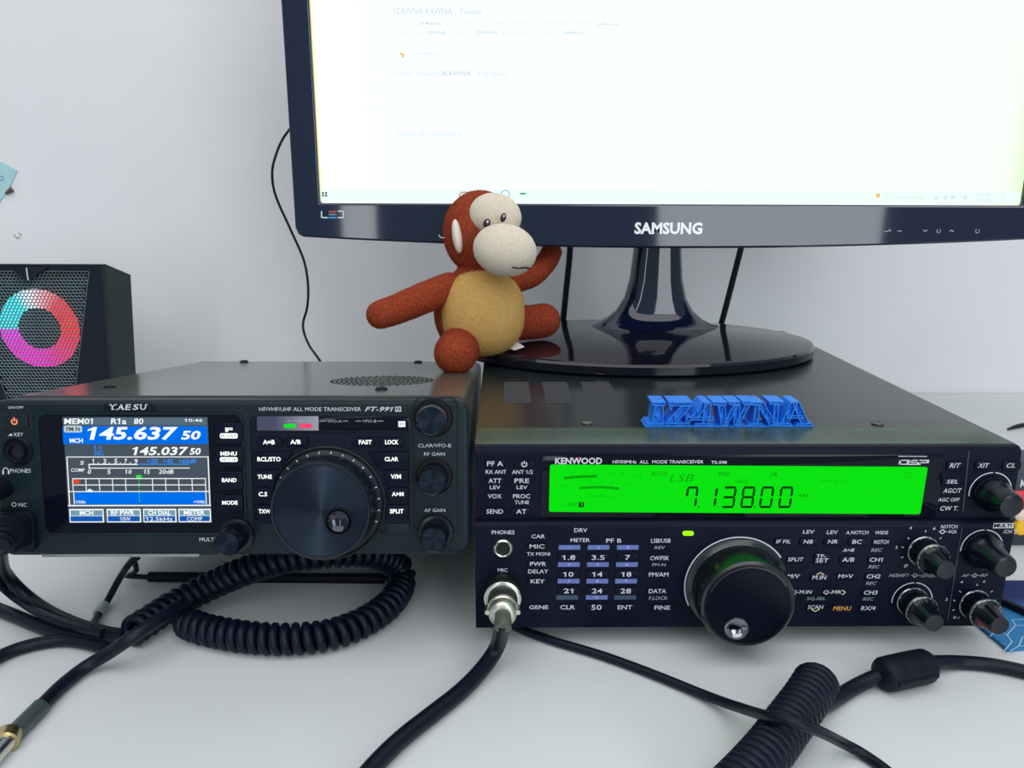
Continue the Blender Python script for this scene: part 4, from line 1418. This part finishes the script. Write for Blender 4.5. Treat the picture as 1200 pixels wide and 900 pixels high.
def fuzz(o, s=0.0009):
    d = o.modifiers.new('pile', 'DISPLACE')
    d.texture, d.strength, d.mid_level = tx, s, 0.5


fuzz(bodyo)


def soft(m, name, mt, s=0.0006):
    o = m.build(name, mt, rp_, 180)
    ss = o.modifiers.new('smooth', 'SUBSURF')
    ss.levels = ss.render_levels = 1
    fuzz(o, s)
    return o


m = MB(); mell(m, 597, 600, 0.5545, 176, 182, 132, sq=0.86); bellyo = soft(m, 'belly', TAN)
m = MB(); mell(m, 650, 190, 0.5385, 112, 94, 78, -16); soft(m, 'face_patch', CREAM, 0.0004)
m = MB(); mell(m, 690, 336, 0.521, 136, 111, 106, -12); soft(m, 'muzzle', CREAM, 0.0004)
m = MB(); mell(m, 489, 277, 0.540, 21, 72, 40, 8); soft(m, 'ear', mat('cream_felt', (0.78, 0.70, 0.60), 0.95, var=0.06, scale=500, spec=0.1), 0.0003)
EYE_M = mat('black_stitching', (0.012, 0.010, 0.012), 0.4)
EYE_W = mat('white_stitching', (0.8, 0.78, 0.75), 0.7, var=0.03)
for x, y, rx, ry, dp in ((614, 222, 15, 20, 0.5215), (683, 198, 12, 20, 0.5195)):
    m = MB(); mell(m, x, y, dp, rx, ry, 10, -15); e_ = m.build('eye', EYE_M, rp_, 180)
    m = MB(); mell(m, x + 3, y - 6, dp - 0.0012, rx * 0.32, ry * 0.30, 6, -15); m.build('eye_white', EYE_W, e_, 180)
s = msz(0.51)
m = MB()
for x0, y0, x1, y1 in ((722, 408, 734, 411), (738, 410, 749, 412), (756, 411, 768, 410), (771, 410, 781, 407), (784, 411, 798, 413)):
    pts = []
    for x, y in ((x0, y0), (x1, y1)):
        # on the muzzle's own surface
        c0, dp = (690, 330), 0.520
        u, v = (x - c0[0]) / 137, (y - c0[1]) / 120
        pts.append(mp(x, y, dp - 112 * msz(dp) * sqrt(max(0.02, 1 - u * u - v * v))))
    m.tube(pts, 0.00055, 6, False)
m.build('mouth_stitches', EYE_M, rp_)
m = MB()
q = [mp(x, y, d) for x, y, d in ((690, 742, 0.560), (740, 722, 0.562), (772, 742, 0.556), (730, 756, 0.553))]
m.poly(q)
tg = m.build('care_tag', EYE_W, rp_)
so = tg.modifiers.new('thick', 'SOLIDIFY')
so.thickness = 0.0005
m = MB().tube([mp(x, y, 0.558) for x, y in ((540, 118), (505, 110), (498, 98), (515, 90), (540, 92), (556, 100))], 0.0006, 6, True, 0.001)
m.build('hanging_loop', mat('pale_thread', (0.7, 0.62, 0.5), 0.9), rp_)
m = MB().tube([mp(x, y, 0.55) for x, y in ((436, 282), (424, 284), (415, 278), (411, 270))], 0.0003, 5, True, 0.001)
m.build('loose_thread', mat('pale_thread', (0.7, 0.62, 0.5), 0.9), rp_)

def pile(o, count, length, mt, seed):
    """short fibres standing off a plush surface"""
    rnd = random.Random(seed)
    bpy.context.view_layer.update()
    dg = bpy.context.evaluated_depsgraph_get()
    ev = o.evaluated_get(dg)
    me = ev.to_mesh()
    me.calc_loop_triangles()
    V = [v.co.copy() for v in me.vertices]
    N = [v.normal.copy() for v in me.vertices]
    T3 = [tuple(t.vertices) for t in me.loop_triangles]
    A = [t.area for t in me.loop_triangles]
    ev.to_mesh_clear()
    m = MB()
    for t in rnd.choices(range(len(T3)), A, k=count):
        a, b, c = T3[t]
        u, v = rnd.random(), rnd.random()
        if u + v > 1:
            u, v = 1 - u, 1 - v
        p = V[a] * (1 - u - v) + V[b] * u + V[c] * v
        n = (N[a] + N[b] + N[c]).normalized()
        d = (n + Vector((rnd.uniform(-1, 1), rnd.uniform(-1, 1), rnd.uniform(-1, 1))) * 0.8).normalized() * length * rnd.uniform(0.6, 1.2)
        w = d.cross(Vector((rnd.uniform(-1, 1), rnd.uniform(-1, 1), rnd.uniform(-1, 1)))).normalized() * 0.00011
        m.poly([p - n * 0.0001 + w, p - n * 0.0001 - w, p + d])
    f = m.build('plush_fibres', mt, o)
    f['kind'] = 'stuff'


for o_, cnt, ln, mt_ in ((bodyo, 26000, 0.0012, FURB), (bellyo, 9000, 0.0011, TAN)):
    pile(o_, cnt, ln, mt_, 3)

# ------------------------------------------------------------------ loudspeaker with the coloured light ring
SPY = 0.315
q0 = on_y(119, 310, SPY)
qc = on_y(36, 386, SPY)
PM = Matrix.Translation((qc.x, SPY, 0.0))
P_ = Frame(PM)
rs = thing('loudspeaker', 'black speaker with a rainbow light ring behind its mesh, by the wall', 'speaker', PM)
sa = P_.at(119, 310)
sb = P_.at(128, 437)
hwt, ht = sa.x, sa.z
slope = (sb.x - sa.x) / (sb.z - sa.z)
hwb = hwt - slope * ht
bt, bt2, rt1, rt2 = P_.at(153, 322, 0.035), P_.at(152, 334, 0.12), P_.at(159, 437, 0.035), P_.at(157, 437, 0.12)
rb1 = bt.x + (rt1.x - bt.x) * bt.z / (bt.z - rt1.z)
rb2 = bt2.x + (rt2.x - bt2.x) * bt2.z / (bt2.z - rt2.z)
CASE = mat('speaker_case_lit', (0.024, 0.050, 0.043), 0.45, bump=0.03, bscale=700, spec=0.4)  # greener and lighter than the front: the lit side put into the colour
FRONT = mat('speaker_front', (0.007, 0.011, 0.020), 0.4, bump=0.02, bscale=700, spec=0.25)
gA, gB = P_.at(104, 321.5), P_.at(89, 448)
gsl = (gB.x - gA.x) / (gB.z - gA.z)
gw = lambda z: gA.x + gsl * (z - gA.z)
gt, gb = P_.at(90, 318).z, 0.02
outer = [(-hwb, 0), (hwb, 0), (hwt, ht), (-hwt, ht)]
hole = [(-gw(gb), gb), (gw(gb), gb), (gw(gt), gt), (-gw(gt), gt)]
fp = MB().plate(outer, [hole], 0.0, 0.006).build('front_frame', FRONT, rs)
m = MB()
bw, bh = bt.x, bt.z
m.grid([[(-hwb, 0.006, 0), (hwb, 0.006, 0), (hwt, 0.006, ht), (-hwt, 0.006, ht)], [(-rb1, 0.035, 0), (rb1, 0.035, 0), (bw, 0.035, bh), (-bw, 0.035, bh)],
        [(-rb2, 0.12, 0), (rb2, 0.12, 0), (bt2.x, 0.12, bt2.z), (-bt2.x, 0.12, bt2.z)]], True, True, True)
m.build('cabinet', CASE, rs)
MB().prism(offset_poly(hole, 0.001), 0.0045, 0.0055).build('driver_board', WELL, rs)
m = MB()
for a, b in ((hole[1], hole[2]), (hole[2], hole[3]), (hole[3], hole[0])):
    m.line(a, b, 0.0008, -0.0002)
m.build('grille_trim', mat('trim_edge', (0.10, 0.12, 0.13), 0.35), rs)
rc = P_.at(43, 386)
ro = (P_.at(90, 386).x - rc.x)
ri = ro * 0.53
rgm = mat('rainbow_ring', (0, 0, 0), 0.3, var=0, spec=0.0)
nt = rgm.node_tree
tc = nt.nodes.new('ShaderNodeTexCoord'); sp = nt.nodes.new('ShaderNodeSeparateXYZ'); at_ = nt.nodes.new('ShaderNodeMath'); mr = nt.nodes.new('ShaderNodeMapRange'); cr = nt.nodes.new('ShaderNodeValToRGB')
sub1 = nt.nodes.new('ShaderNodeVectorMath'); sub1.operation = 'SUBTRACT'; sub1.inputs[1].default_value = (0.5, 0.5, 0.5)
nt.links.new(tc.outputs['Generated'], sub1.inputs[0]); nt.links.new(sub1.outputs[0], sp.inputs[0])
at_.operation = 'ARCTAN2'
nt.links.new(sp.outputs[2], at_.inputs[0]); nt.links.new(sp.outputs[0], at_.inputs[1])
mr.inputs[1].default_value, mr.inputs[2].default_value = -pi, pi
nt.links.new(at_.outputs[0], mr.inputs[0]); nt.links.new(mr.outputs[0], cr.inputs[0])
e = cr.color_ramp.elements
e[0].position, e[0].color = 0.0, (0.75, 0.05, 0.80, 1)
e[1].position, e[1].color = 1.0, (0.05, 0.75, 0.85, 1)
for pos, c_ in ((0.10, (0.95, 0.02, 0.62)), (0.25, (1.0, 0.02, 0.55)), (0.36, (1.0, 0.02, 0.16)), (0.50, (1.0, 0.03, 0.03)), (0.64, (1.0, 0.04, 0.06)), (0.73, (1.0, 0.45, 0.5)), (0.78, (0.75, 0.85, 0.95)), (0.84, (0.05, 0.85, 0.95)), (0.95, (0.05, 0.75, 0.85))):
    x = e.new(pos); x.color = (*c_, 1)
nt.links.new(cr.outputs[0], nt.nodes['Principled BSDF'].inputs['Emission Color']); nt.nodes['Principled BSDF'].inputs['Emission Strength'].default_value = 1.5
m = MB().lathe(rc.x, rc.z, [(ro, 0.0044), (ro - 0.003, 0.0030), ((ro + ri) / 2, 0.0024), (ri + 0.003, 0.0030), (ri, 0.0044)], 64, cap=False)
m.build('light_ring', rgm, rs)
MB().lathe(rc.x, rc.z, [(ri * 0.98, 0.0042), (ri * 0.9, 0.0040), (ri * 0.3, 0.0044), (0.0002, 0.0040)], 40).build('driver_cone', mat('driver_cone_paper', (0.02, 0.03, 0.03), 0.6), rs)
# honeycomb grille: hexagonal holes with flat webs
m = MB()
pit = 0.00315
rh, ro_ = pit * 0.385, pit / sqrt(3)
row = 0
z = gb + 0.012
while z < gt:
    x = -gw(gt) + (pit / 2 if row % 2 else 0)
    while x < gw(gt):
        w_ = gw(z)
        if abs(x) < w_ - pit * 0.35:
            o_, i_ = [], []
            for k in range(6):
                a = pi / 6 + k * pi / 3
                o_.append((min(w_, max(-w_, x + ro_ * cos(a))), 0.0008, min(gt, z + ro_ * sin(a))))
                i_.append((x + rh * cos(a), 0.0014, z + rh * sin(a)))
            m.grid([o_, i_])
        x += pit
    z += pit * sqrt(3) / 2
    row += 1
m.build('mesh_grille', mat('grille_metal', (0.15, 0.22, 0.24), 0.4, 0.5), rs, 20)
MB().box(-gw(gb), gw(gb), 0.0008, 0.002, gb, gb + 0.012).build('lower_grille', BLACK, rs)
v = [P_.at(*p) for p in ((14, 313), (58, 313), (52, 317), (33, 330), (17, 317))]
m = MB().prism([(p.x, p.z) for p in v][::-1], -0.0025, 0.002, 0.0008)
nb = m.build('top_emblem', FRONT, rs)
a = P_.at(33.3, 313.5); b = P_.at(33.3, 328)
MB().prism([(a.x - 0.0004, b.z), (a.x + 0.0004, b.z), (a.x + 0.0004, a.z), (a.x - 0.0004, a.z)], -0.0032, -0.002).build('emblem_line', mat('emblem_white', (0.7, 0.75, 0.8), 0.4, var=0), nb)

# ------------------------------------------------------------------ cords on the desk
def dz(px, py, z):
    return on_z(px, py, z)


COILM = mat('coil_cord_sheath', (0.004, 0.006, 0.018), 0.42, spec=0.22)
cc = thing('coiled_cord', 'long black coiled cord looping on the desk below the propped-up radio', 'cord', Matrix.Identity(4))
loop = [dz(152, 742, 0.0085), dz(178, 725, 0.0088), dz(212, 704, 0.011), dz(250, 685, 0.018), dz(290, 668, 0.028), dz(335, 655, 0.035), dz(385, 649, 0.037), dz(432, 648, 0.032), dz(464, 660, 0.018), dz(471, 682, 0.0085), dz(458, 706, 0.0085),
        dz(428, 728, 0.0085), dz(385, 744, 0.0085), dz(335, 749, 0.0085), dz(285, 746, 0.0085), dz(242, 738, 0.0085), dz(216, 729, 0.0085)]
MB().tube(coil_points(loop, 0.0059, 0.00535, 14), 0.0025, 7, False).build('coil', COILM, cc, 60)
lead = [dz(216, 706, 0.021), dz(180, 730, 0.021), dz(150, 750, 0.018), dz(128, 765, 0.010), dz(100, 782, 0.0045), dz(72, 804, 0.0036), dz(46, 830, 0.0036)]
MB().tube(lead, 0.0033, 10).build('straight_lead', CABLE, cc)
sl = [dz(48, 828, 0.0038), dz(28, 848, 0.0038), dz(12, 864, 0.0038)]
MB().tube(sl, 0.0040, 10).build('grey_sleeve', mat('grey_green_sleeve', (0.05, 0.075, 0.075), 0.35), cc)
MB().tube([dz(13, 863, 0.0045), dz(2, 874, 0.0045), dz(-14, 892, 0.0045)], 0.0042, 12).build('metal_plug', CHROME, cc)
MB().tube([dz(10, 861, 0.0046), dz(6, 871, 0.0046)], 0.0052, 14).build('plug_collar', mat('brass_collar', (0.55, 0.45, 0.22), 0.3, 1.0, var=0.1), cc)

# microphone plug in the left radio and its cable
mq = T.at(20, 621, 0)
wq = [TM @ T.at(x, y, d) for x, y, d in ((14, 622, -0.012),)]
pc = thing('microphone_plug', 'ribbed black plug in the microphone socket under the phones socket', 'plug', TM)
bx = T.box(ZP, -12, 598, 45, 645, 0)
MB().prism(rrect(bx[0], bx[1], bx[2], bx[3], 0.004, 4), -0.004, -0.0001, 0.001).build('socket_frame', BLACK, pc)
bx = T.box(ZP, -8, 602, 38, 640, -0.004)
MB().prism(rrect(bx[0], bx[1], bx[2], bx[3], 0.0035, 4), -0.018, -0.004, 0.003).build('plug_body', RUBBER, pc)
wpts = [T.at(10, 622, -0.017), T.at(2, 630, -0.026), T.at(-2, 642, -0.032)]
bt_ = MB().tube(wpts, lambda t: 0.0075 - 0.0025 * t, 14, True, 0.001)
bt_.build('strain_relief', RUBBER, pc)
m = MB()
for k in range(5):
    p = resample(wpts, 0.0005)
    i = int(len(p) * (0.2 + 0.16 * k))
    i = min(i, len(p) - 2)
    m.tube([p[i], p[i] + (p[i + 1] - p[i]).normalized() * 0.0012], 0.0082 - 0.0025 * i / len(p), 14, False)
m.build('relief_rib', RUBBER, pc)
TMi = TM.inverted()
MB().tube([T.at(-2, 640, -0.031), TMi @ dz(4, 668, 0.034), TMi @ dz(24, 692, 0.016), TMi @ dz(55, 715, 0.006), TMi @ dz(92, 732, 0.0042), TMi @ dz(128, 742, 0.0042), TMi @ dz(146, 744, 0.0045)], 0.0034, 10).build('cord', CABLE, pc)
pp = thing('phones_plug', 'black plug pushed into the phones socket beneath the key socket', 'plug', TM)
q = T.at(3, 572, 0)
MB().lathe(q.x, q.z, [(0.0050, -0.0001), (0.0050, -0.008), (0.0045, -0.010), (0.0042, -0.022), (0.0022, -0.026)], 24, cap0=True).build('plug_body', BLACK, pp)
MB().tube([(q.x, -0.0255, q.z), (q.x - 0.006, -0.034, q.z - 0.001), (q.x - 0.03, -0.045, q.z - 0.006), (q.x - 0.06, -0.05, q.z - 0.02)], 0.0020, 8).build('cord', CABLE, pp)
tag(MB().tube([dz(-30, 664, 0.050), dz(-4, 682, 0.026), dz(20, 702, 0.010), dz(50, 720, 0.0105), dz(90, 735, 0.0105), dz(120, 742, 0.0102)], 0.0022, 8).build('cable', CABLE),
    'slim black cable falling past the microphone plug into the tangle, highest of the left-edge cables', 'cable')
tag(MB().tube([dz(-30, 704, 0.0042), dz(8, 718, 0.0042), dz(50, 735, 0.0042), dz(90, 747, 0.0042), dz(118, 750, 0.0042), dz(142, 752, 0.0042)], 0.0036, 10).build('cable', CABLE),
    'thick black desk cable entering at the left edge straight towards the coiled cord', 'cable')
tag(MB().tube([dz(-30, 788, 0.0036), dz(2, 768, 0.0036), dz(36, 756, 0.0036), dz(72, 750.5, 0.0036), dz(98, 753, 0.0036), dz(122, 759, 0.0036)], 0.0032, 10).build('cable', CABLE),
    'black desk cable curving in an arc, lowest at the left edge above the grey-sleeved lead', 'cable')
tw = thing('clipped_wire', 'thin black wire with a pale grey clip, hanging under the colour-screen radio', 'wire', Matrix.Identity(4))
MB().tube([dz(162, 652, 0.030), dz(152, 660, 0.026), dz(140, 678, 0.014), dz(128, 700, 0.004), dz(120, 714, 0.0028), dz(113, 724, 0.0030), dz(107, 736, 0.0060)], 0.0019, 8).build('wire', CABLE, tw)
MB().tube([dz(122.5, 709, 0.0034), dz(115, 719, 0.0030)], 0.0028, 10, False).build('grey_clip', mat('grey_clip_plastic', (0.35, 0.42, 0.45), 0.35), tw)

# microphone plug of the right radio
mk = thing('microphone_cable', 'black microphone cable with a silver screw plug in the green-display radio', 'cable', KM)
b = K.at(589, 689, FL)
y0 = FL
MB().lathe(b.x, b.z, [(0.0086, y0 - 0.0002), (0.0088, y0 - 0.002), (0.0088, y0 - 0.0085), (0.0086, y0 - 0.009)], 96, 48, 0.05, 1, 2, cap0=True).build('knurled_ring', STEEL, mk)
MB().lathe(b.x, b.z, [(0.0080, y0 - 0.0088), (0.0092, y0 - 0.0092), (0.0092, y0 - 0.0108), (0.0082, y0 - 0.0114), (0.0070, y0 - 0.0114)], 40).build('silver_ring', CHROME, mk)
MB().lathe(b.x, b.z, [(0.0074, y0 - 0.0110), (0.0072, y0 - 0.0190), (0.0070, y0 - 0.0195)], 32).build('plug_sleeve', mat('grey_black_sleeve', (0.03, 0.03, 0.028), 0.4), mk)
MB().lathe(b.x, b.z, [(0.0070, y0 - 0.0190), (0.0074, y0 - 0.0196), (0.0074, y0 - 0.0210), (0.0068, y0 - 0.0216), (0.0068, y0 - 0.0250), (0.0060, y0 - 0.0262), (0.0046, y0 - 0.0268)], 32).build('cable_clamp', mat('nickel_clamp', (0.62, 0.60, 0.50), 0.32, 0.9, var=0.15, scale=400), mk)
for sx in (-1, 1):
    MB().tube([(b.x + sx * 0.0072, y0 - 0.0200, b.z + 0.001), (b.x + sx * 0.0072, y0 - 0.0255, b.z + 0.001)], 0.0013, 8, False).build('clamp_screw', CHROME, mk)
MB().tube([(b.x, y0 - 0.026, b.z), (b.x + 0.0003, y0 - 0.031, b.z - 0.0006), (b.x + 0.0002, y0 - 0.034, b.z - 0.002)], 0.0040, 14, True, 0.001).build('grey_collar', mat('collar_grey', (0.10, 0.10, 0.085), 0.4), mk)
Ki = KM.inverted()
end = [Vector((b.x, y0 - 0.031, b.z - 0.0006))] + [Ki @ dz(x, y, z) for x, y, z in ((583, 757, 0.012), (566, 783, 0.0055), (540, 810, 0.0043), (505, 838, 0.0043), (470, 866, 0.0043), (436, 900, 0.0043), (405, 940, 0.0043))]
MB().tube(end, 0.0039, 12).build('cord', CABLE, mk)

tag(MB().tube([on_z(578, 708, 0.0026), on_z(590, 722, 0.0026), on_z(608, 736, 0.0026), on_z(645, 750, 0.0026), on_z(705, 768, 0.0026), on_z(765, 790, 0.0026), on_z(832, 817, 0.0040), on_z(872, 831, 0.012), on_z(905, 841, 0.024),
               on_z(935, 848, 0.0268), on_z(962, 858, 0.020), on_z(988, 871, 0.007), on_z(1012, 884, 0.0028), on_z(1040, 904, 0.0026), on_z(1075, 935, 0.0026)], 0.0023, 10).build('thin_cable', CABLE),
    'thin black cable running from under the green-display radio across the ferrite cord\'s coil', 'cable')

fc = thing('ferrite_cord', 'black cord with a ferrite lump and a tight coil, before the green-display radio', 'cord', Matrix.Identity(4))
cl = [on_z(958, 797, 0.0108), on_z(945, 818, 0.0108), on_z(925, 846, 0.0106), on_z(900, 880, 0.0106), on_z(872, 912, 0.0106), on_z(840, 945, 0.0106)]
MB().tube(coil_points(cl, 0.0079, 0.0042, 18), 0.0023, 7, False).build('coil', COILM, fc, 60)
MB().tube([on_z(950, 836, 0.010), on_z(975, 822, 0.0050), on_z(1000, 806, 0.0042), on_z(1030, 792, 0.0070), on_z(1058, 784, 0.0085), on_z(1090, 777, 0.0070), on_z(1120, 776, 0.0038), on_z(1160, 779, 0.0036), on_z(1200, 787, 0.0036), on_z(1250, 800, 0.0036)],
          0.0035, 10).build('cord', CABLE, fc)
f0, f1 = on_z(1031, 792, 0.0082), on_z(1090, 779, 0.0082)
ax_ = (f1 - f0)
pts = [f0 + ax_ * t for t in (0, .04, .10, .3, .34, .38, .66, .70, .74, .90, .96, 1)]
rr = [0.0050, 0.0070, 0.0080, 0.0082, 0.0080, 0.0082, 0.0082, 0.0080, 0.0082, 0.0080, 0.0070, 0.0050]
fr_ = frames(pts)
m = MB().grid([[c + (N * cos(2 * pi * i / 24) + B * sin(2 * pi * i / 24)) * r for i in range(24)] for c, (N, B), r in zip(pts, fr_, rr)], True, True, True)
fl_ = m.build('ferrite_core', RUBBER, fc)
dirv = ax_.normalized()
side = dirv.cross(Vector((0, 0, 1))).normalized()
m = MB()
for sg in (-1, 1):
    c0 = f0 + ax_ * 0.12 + side * 0.0080 * sg
    c1 = f0 + ax_ * 0.88 + side * 0.0080 * sg
    m.tube([c0, c1], 0.0011, 8, False)
m.build('snap_seam', RUBBER, fl_)

# ------------------------------------------------------------------ things at the right edge
CA = [on_z(1130, 722, 0.0), on_z(1180, 764.5, 0.0), on_z(1235, 760, 0.0), on_z(1212, 684, 0.0), on_z(1176, 684, 0.0)]
cm = mat('blue_card_print', (0.03, 0.16, 0.42), 0.6, var=0, spec=0.15)
nt = cm.node_tree
tc = nt.nodes.new('ShaderNodeTexCoord'); sp = nt.nodes.new('ShaderNodeSeparateXYZ'); cr = nt.nodes.new('ShaderNodeValToRGB')
nt.links.new(tc.outputs['Generated'], sp.inputs[0]); nt.links.new(sp.outputs[1], cr.inputs[0])
cr.color_ramp.elements[0].color = (0.035, 0.21, 0.46, 1); cr.color_ramp.elements[1].color = (0.020, 0.035, 0.12, 1)
cr.color_ramp.elements[0].position, cr.color_ramp.elements[1].position = 0.45, 0.72
nt.links.new(cr.outputs[0], nt.nodes['Principled BSDF'].inputs['Base Color'])
card = MB().tops([(p.x, p.y) for p in CA], 0.0002, 0.0022).build('blue_card', cm)
tag(card, 'blue printed card with pale hexagon lines lying beside the green-display radio', 'card')
m = MB()
HX = [(1160, 738), (1168, 733), (1178, 737), (1186, 730), (1196, 731), (1204, 738)]
for pts in ([(1176, 764), (1186, 752), (1180, 744), (1190, 733), (1204, 733)], [(1184, 763), (1194, 757), (1208, 757)], [(1190, 733), (1186, 726), (1206, 726)], [(1194, 757), (1198, 747), (1212, 742)], [(1160, 746), (1168, 738), (1180, 744)]):
    P = [on_z(x, y, 0.0024) for x, y in pts]
    for a, b in zip(P, P[1:]):
        d = (b - a).normalized().cross(Vector((0, 0, 1))) * 0.0003
        m.poly([a + d, b + d, b - d, a - d])
m.build('hexagon_lines', mat('pale_blue_line', (0.35, 0.62, 0.80), 0.5, var=0), card)
tag(MB().tube([on_z(1150, 690, 0.0045), on_z(1172, 703, 0.0045), on_z(1200, 716, 0.0045), on_z(1240, 736, 0.0045)], 0.0022, 8).build('short_cable', CABLE),
    'short black cable lying across the blue printed card beside the radio', 'cable')
tag(MB().tube([on_z(1181, 503, 0.0016), on_z(1190, 500, 0.002), on_z(1203, 497.5, 0.002), on_z(1225, 496, 0.002)], lambda t: 0.0010 + 0.0012 * min(1, t * 3), 8, True, 0.002).build('cable_end', CABLE),
    'pointed black cable end lying on the bare desk behind the green-display radio', 'cable')
gl = on_z(1184, 640, 0.0)
GM = Matrix.Translation((gl.x + 0.03, gl.y, 0.0))
G = Frame(GM)
gd = thing('small_device', 'small dark device with red band and yellow button, behind the radio\'s knobs', 'device', GM)
xl = G.at(1172, 620, 0).x
zt_ = G.at(1190, 556, 0).z
MB().prism(rrect(xl, xl + 0.09, 0.0, zt_, 0.003, 3), 0.0, 0.05, 0.002).build('housing', mat('device_teal_black', (0.02, 0.035, 0.05), 0.4), gd)
bx = G.box(ZP, 1180, 575, 1215, 596, -0.0005)
MB().prism(rrect(*bx, 0.0015, 3), -0.0015, 0.0, 0.0005).build('red_band', mat('device_red', (0.65, 0.04, 0.05), 0.4), gd)
p = G.at(1193, 617, 0)
MB().lathe(p.x, p.z, [(0.0050, 0.0), (0.0050, -0.003), (0.004, -0.0045), (0.0005, -0.005)], 28).build('yellow_button', mat('device_yellow', (0.85, 0.48, 0.01), 0.4), gd)
p = G.at(1195, 603, 0)
MB().lathe(p.x, p.z, [(0.0042, 0.0), (0.0042, -0.002), (0.003, -0.003), (0.0005, -0.0032)], 24).build('pale_button', mat('device_pale', (0.75, 0.6, 0.5), 0.5), gd)
m = MB(); texts(G, [('K', 1196, 562, 1204, 571)], ZP, -0.0004, m, 0, 0.02)
m.build('lettering', PRINT, gd)

# ------------------------------------------------------------------ on the wall
yw = WALL_Y - 0.0012
N_ = [on_y(x, y, yw) for x, y in ((-60, 168), (-20, 178), (20, 200), (10, 222), (0, 236), (-40, 290), (-75, 240))]
WM = Matrix.Translation((N_[4].x, WALL_Y, N_[4].z))
nz = thing('wall_note', 'pale turquoise paper note fixed to the wall above the speaker', 'paper', WM)
m = MB().prism([(p.x - N_[4].x, p.z - N_[4].z) for p in N_][::-1], -0.0014, -0.0004)
m.build('paper', mat('turquoise_paper', (0.42, 0.68, 0.70), 0.7, var=0.05), nz)
V = Frame(WM)
m = MB()
p = V.at(1.5, 209, -0.0016)
m.arc(p.x, p.z, 0.0022, radians(-130), radians(120), 0.0008, -0.0016, 12)
m.build('handwriting', mat('pencil_ink', (0.10, 0.22, 0.26), 0.6, var=0), nz)
a, b = V.at(7, 227, -0.002), V.at(14, 222, -0.002)
MB().tube([a, a.lerp(b, 0.5), b], lambda t: 0.0016 + 0.0014 * t, 8, True, 0.001).build('brown_clip', mat('brown_clip', (0.12, 0.07, 0.06), 0.5), nz)
m = MB()
for pts in ([(16, 275), (20, 279), (23, 278)], [(22, 273), (25, 276)]):
    P = [on_y(x, y, WALL_Y - 0.0006) for x, y in pts]
    m.tube(P, 0.0006, 6, False)
tag(m.build('wall_scuff', mat('grey_scuff', (0.38, 0.39, 0.39), 0.8, var=0.1)), 'small grey scuff mark on the bare wall above the speaker', 'mark')
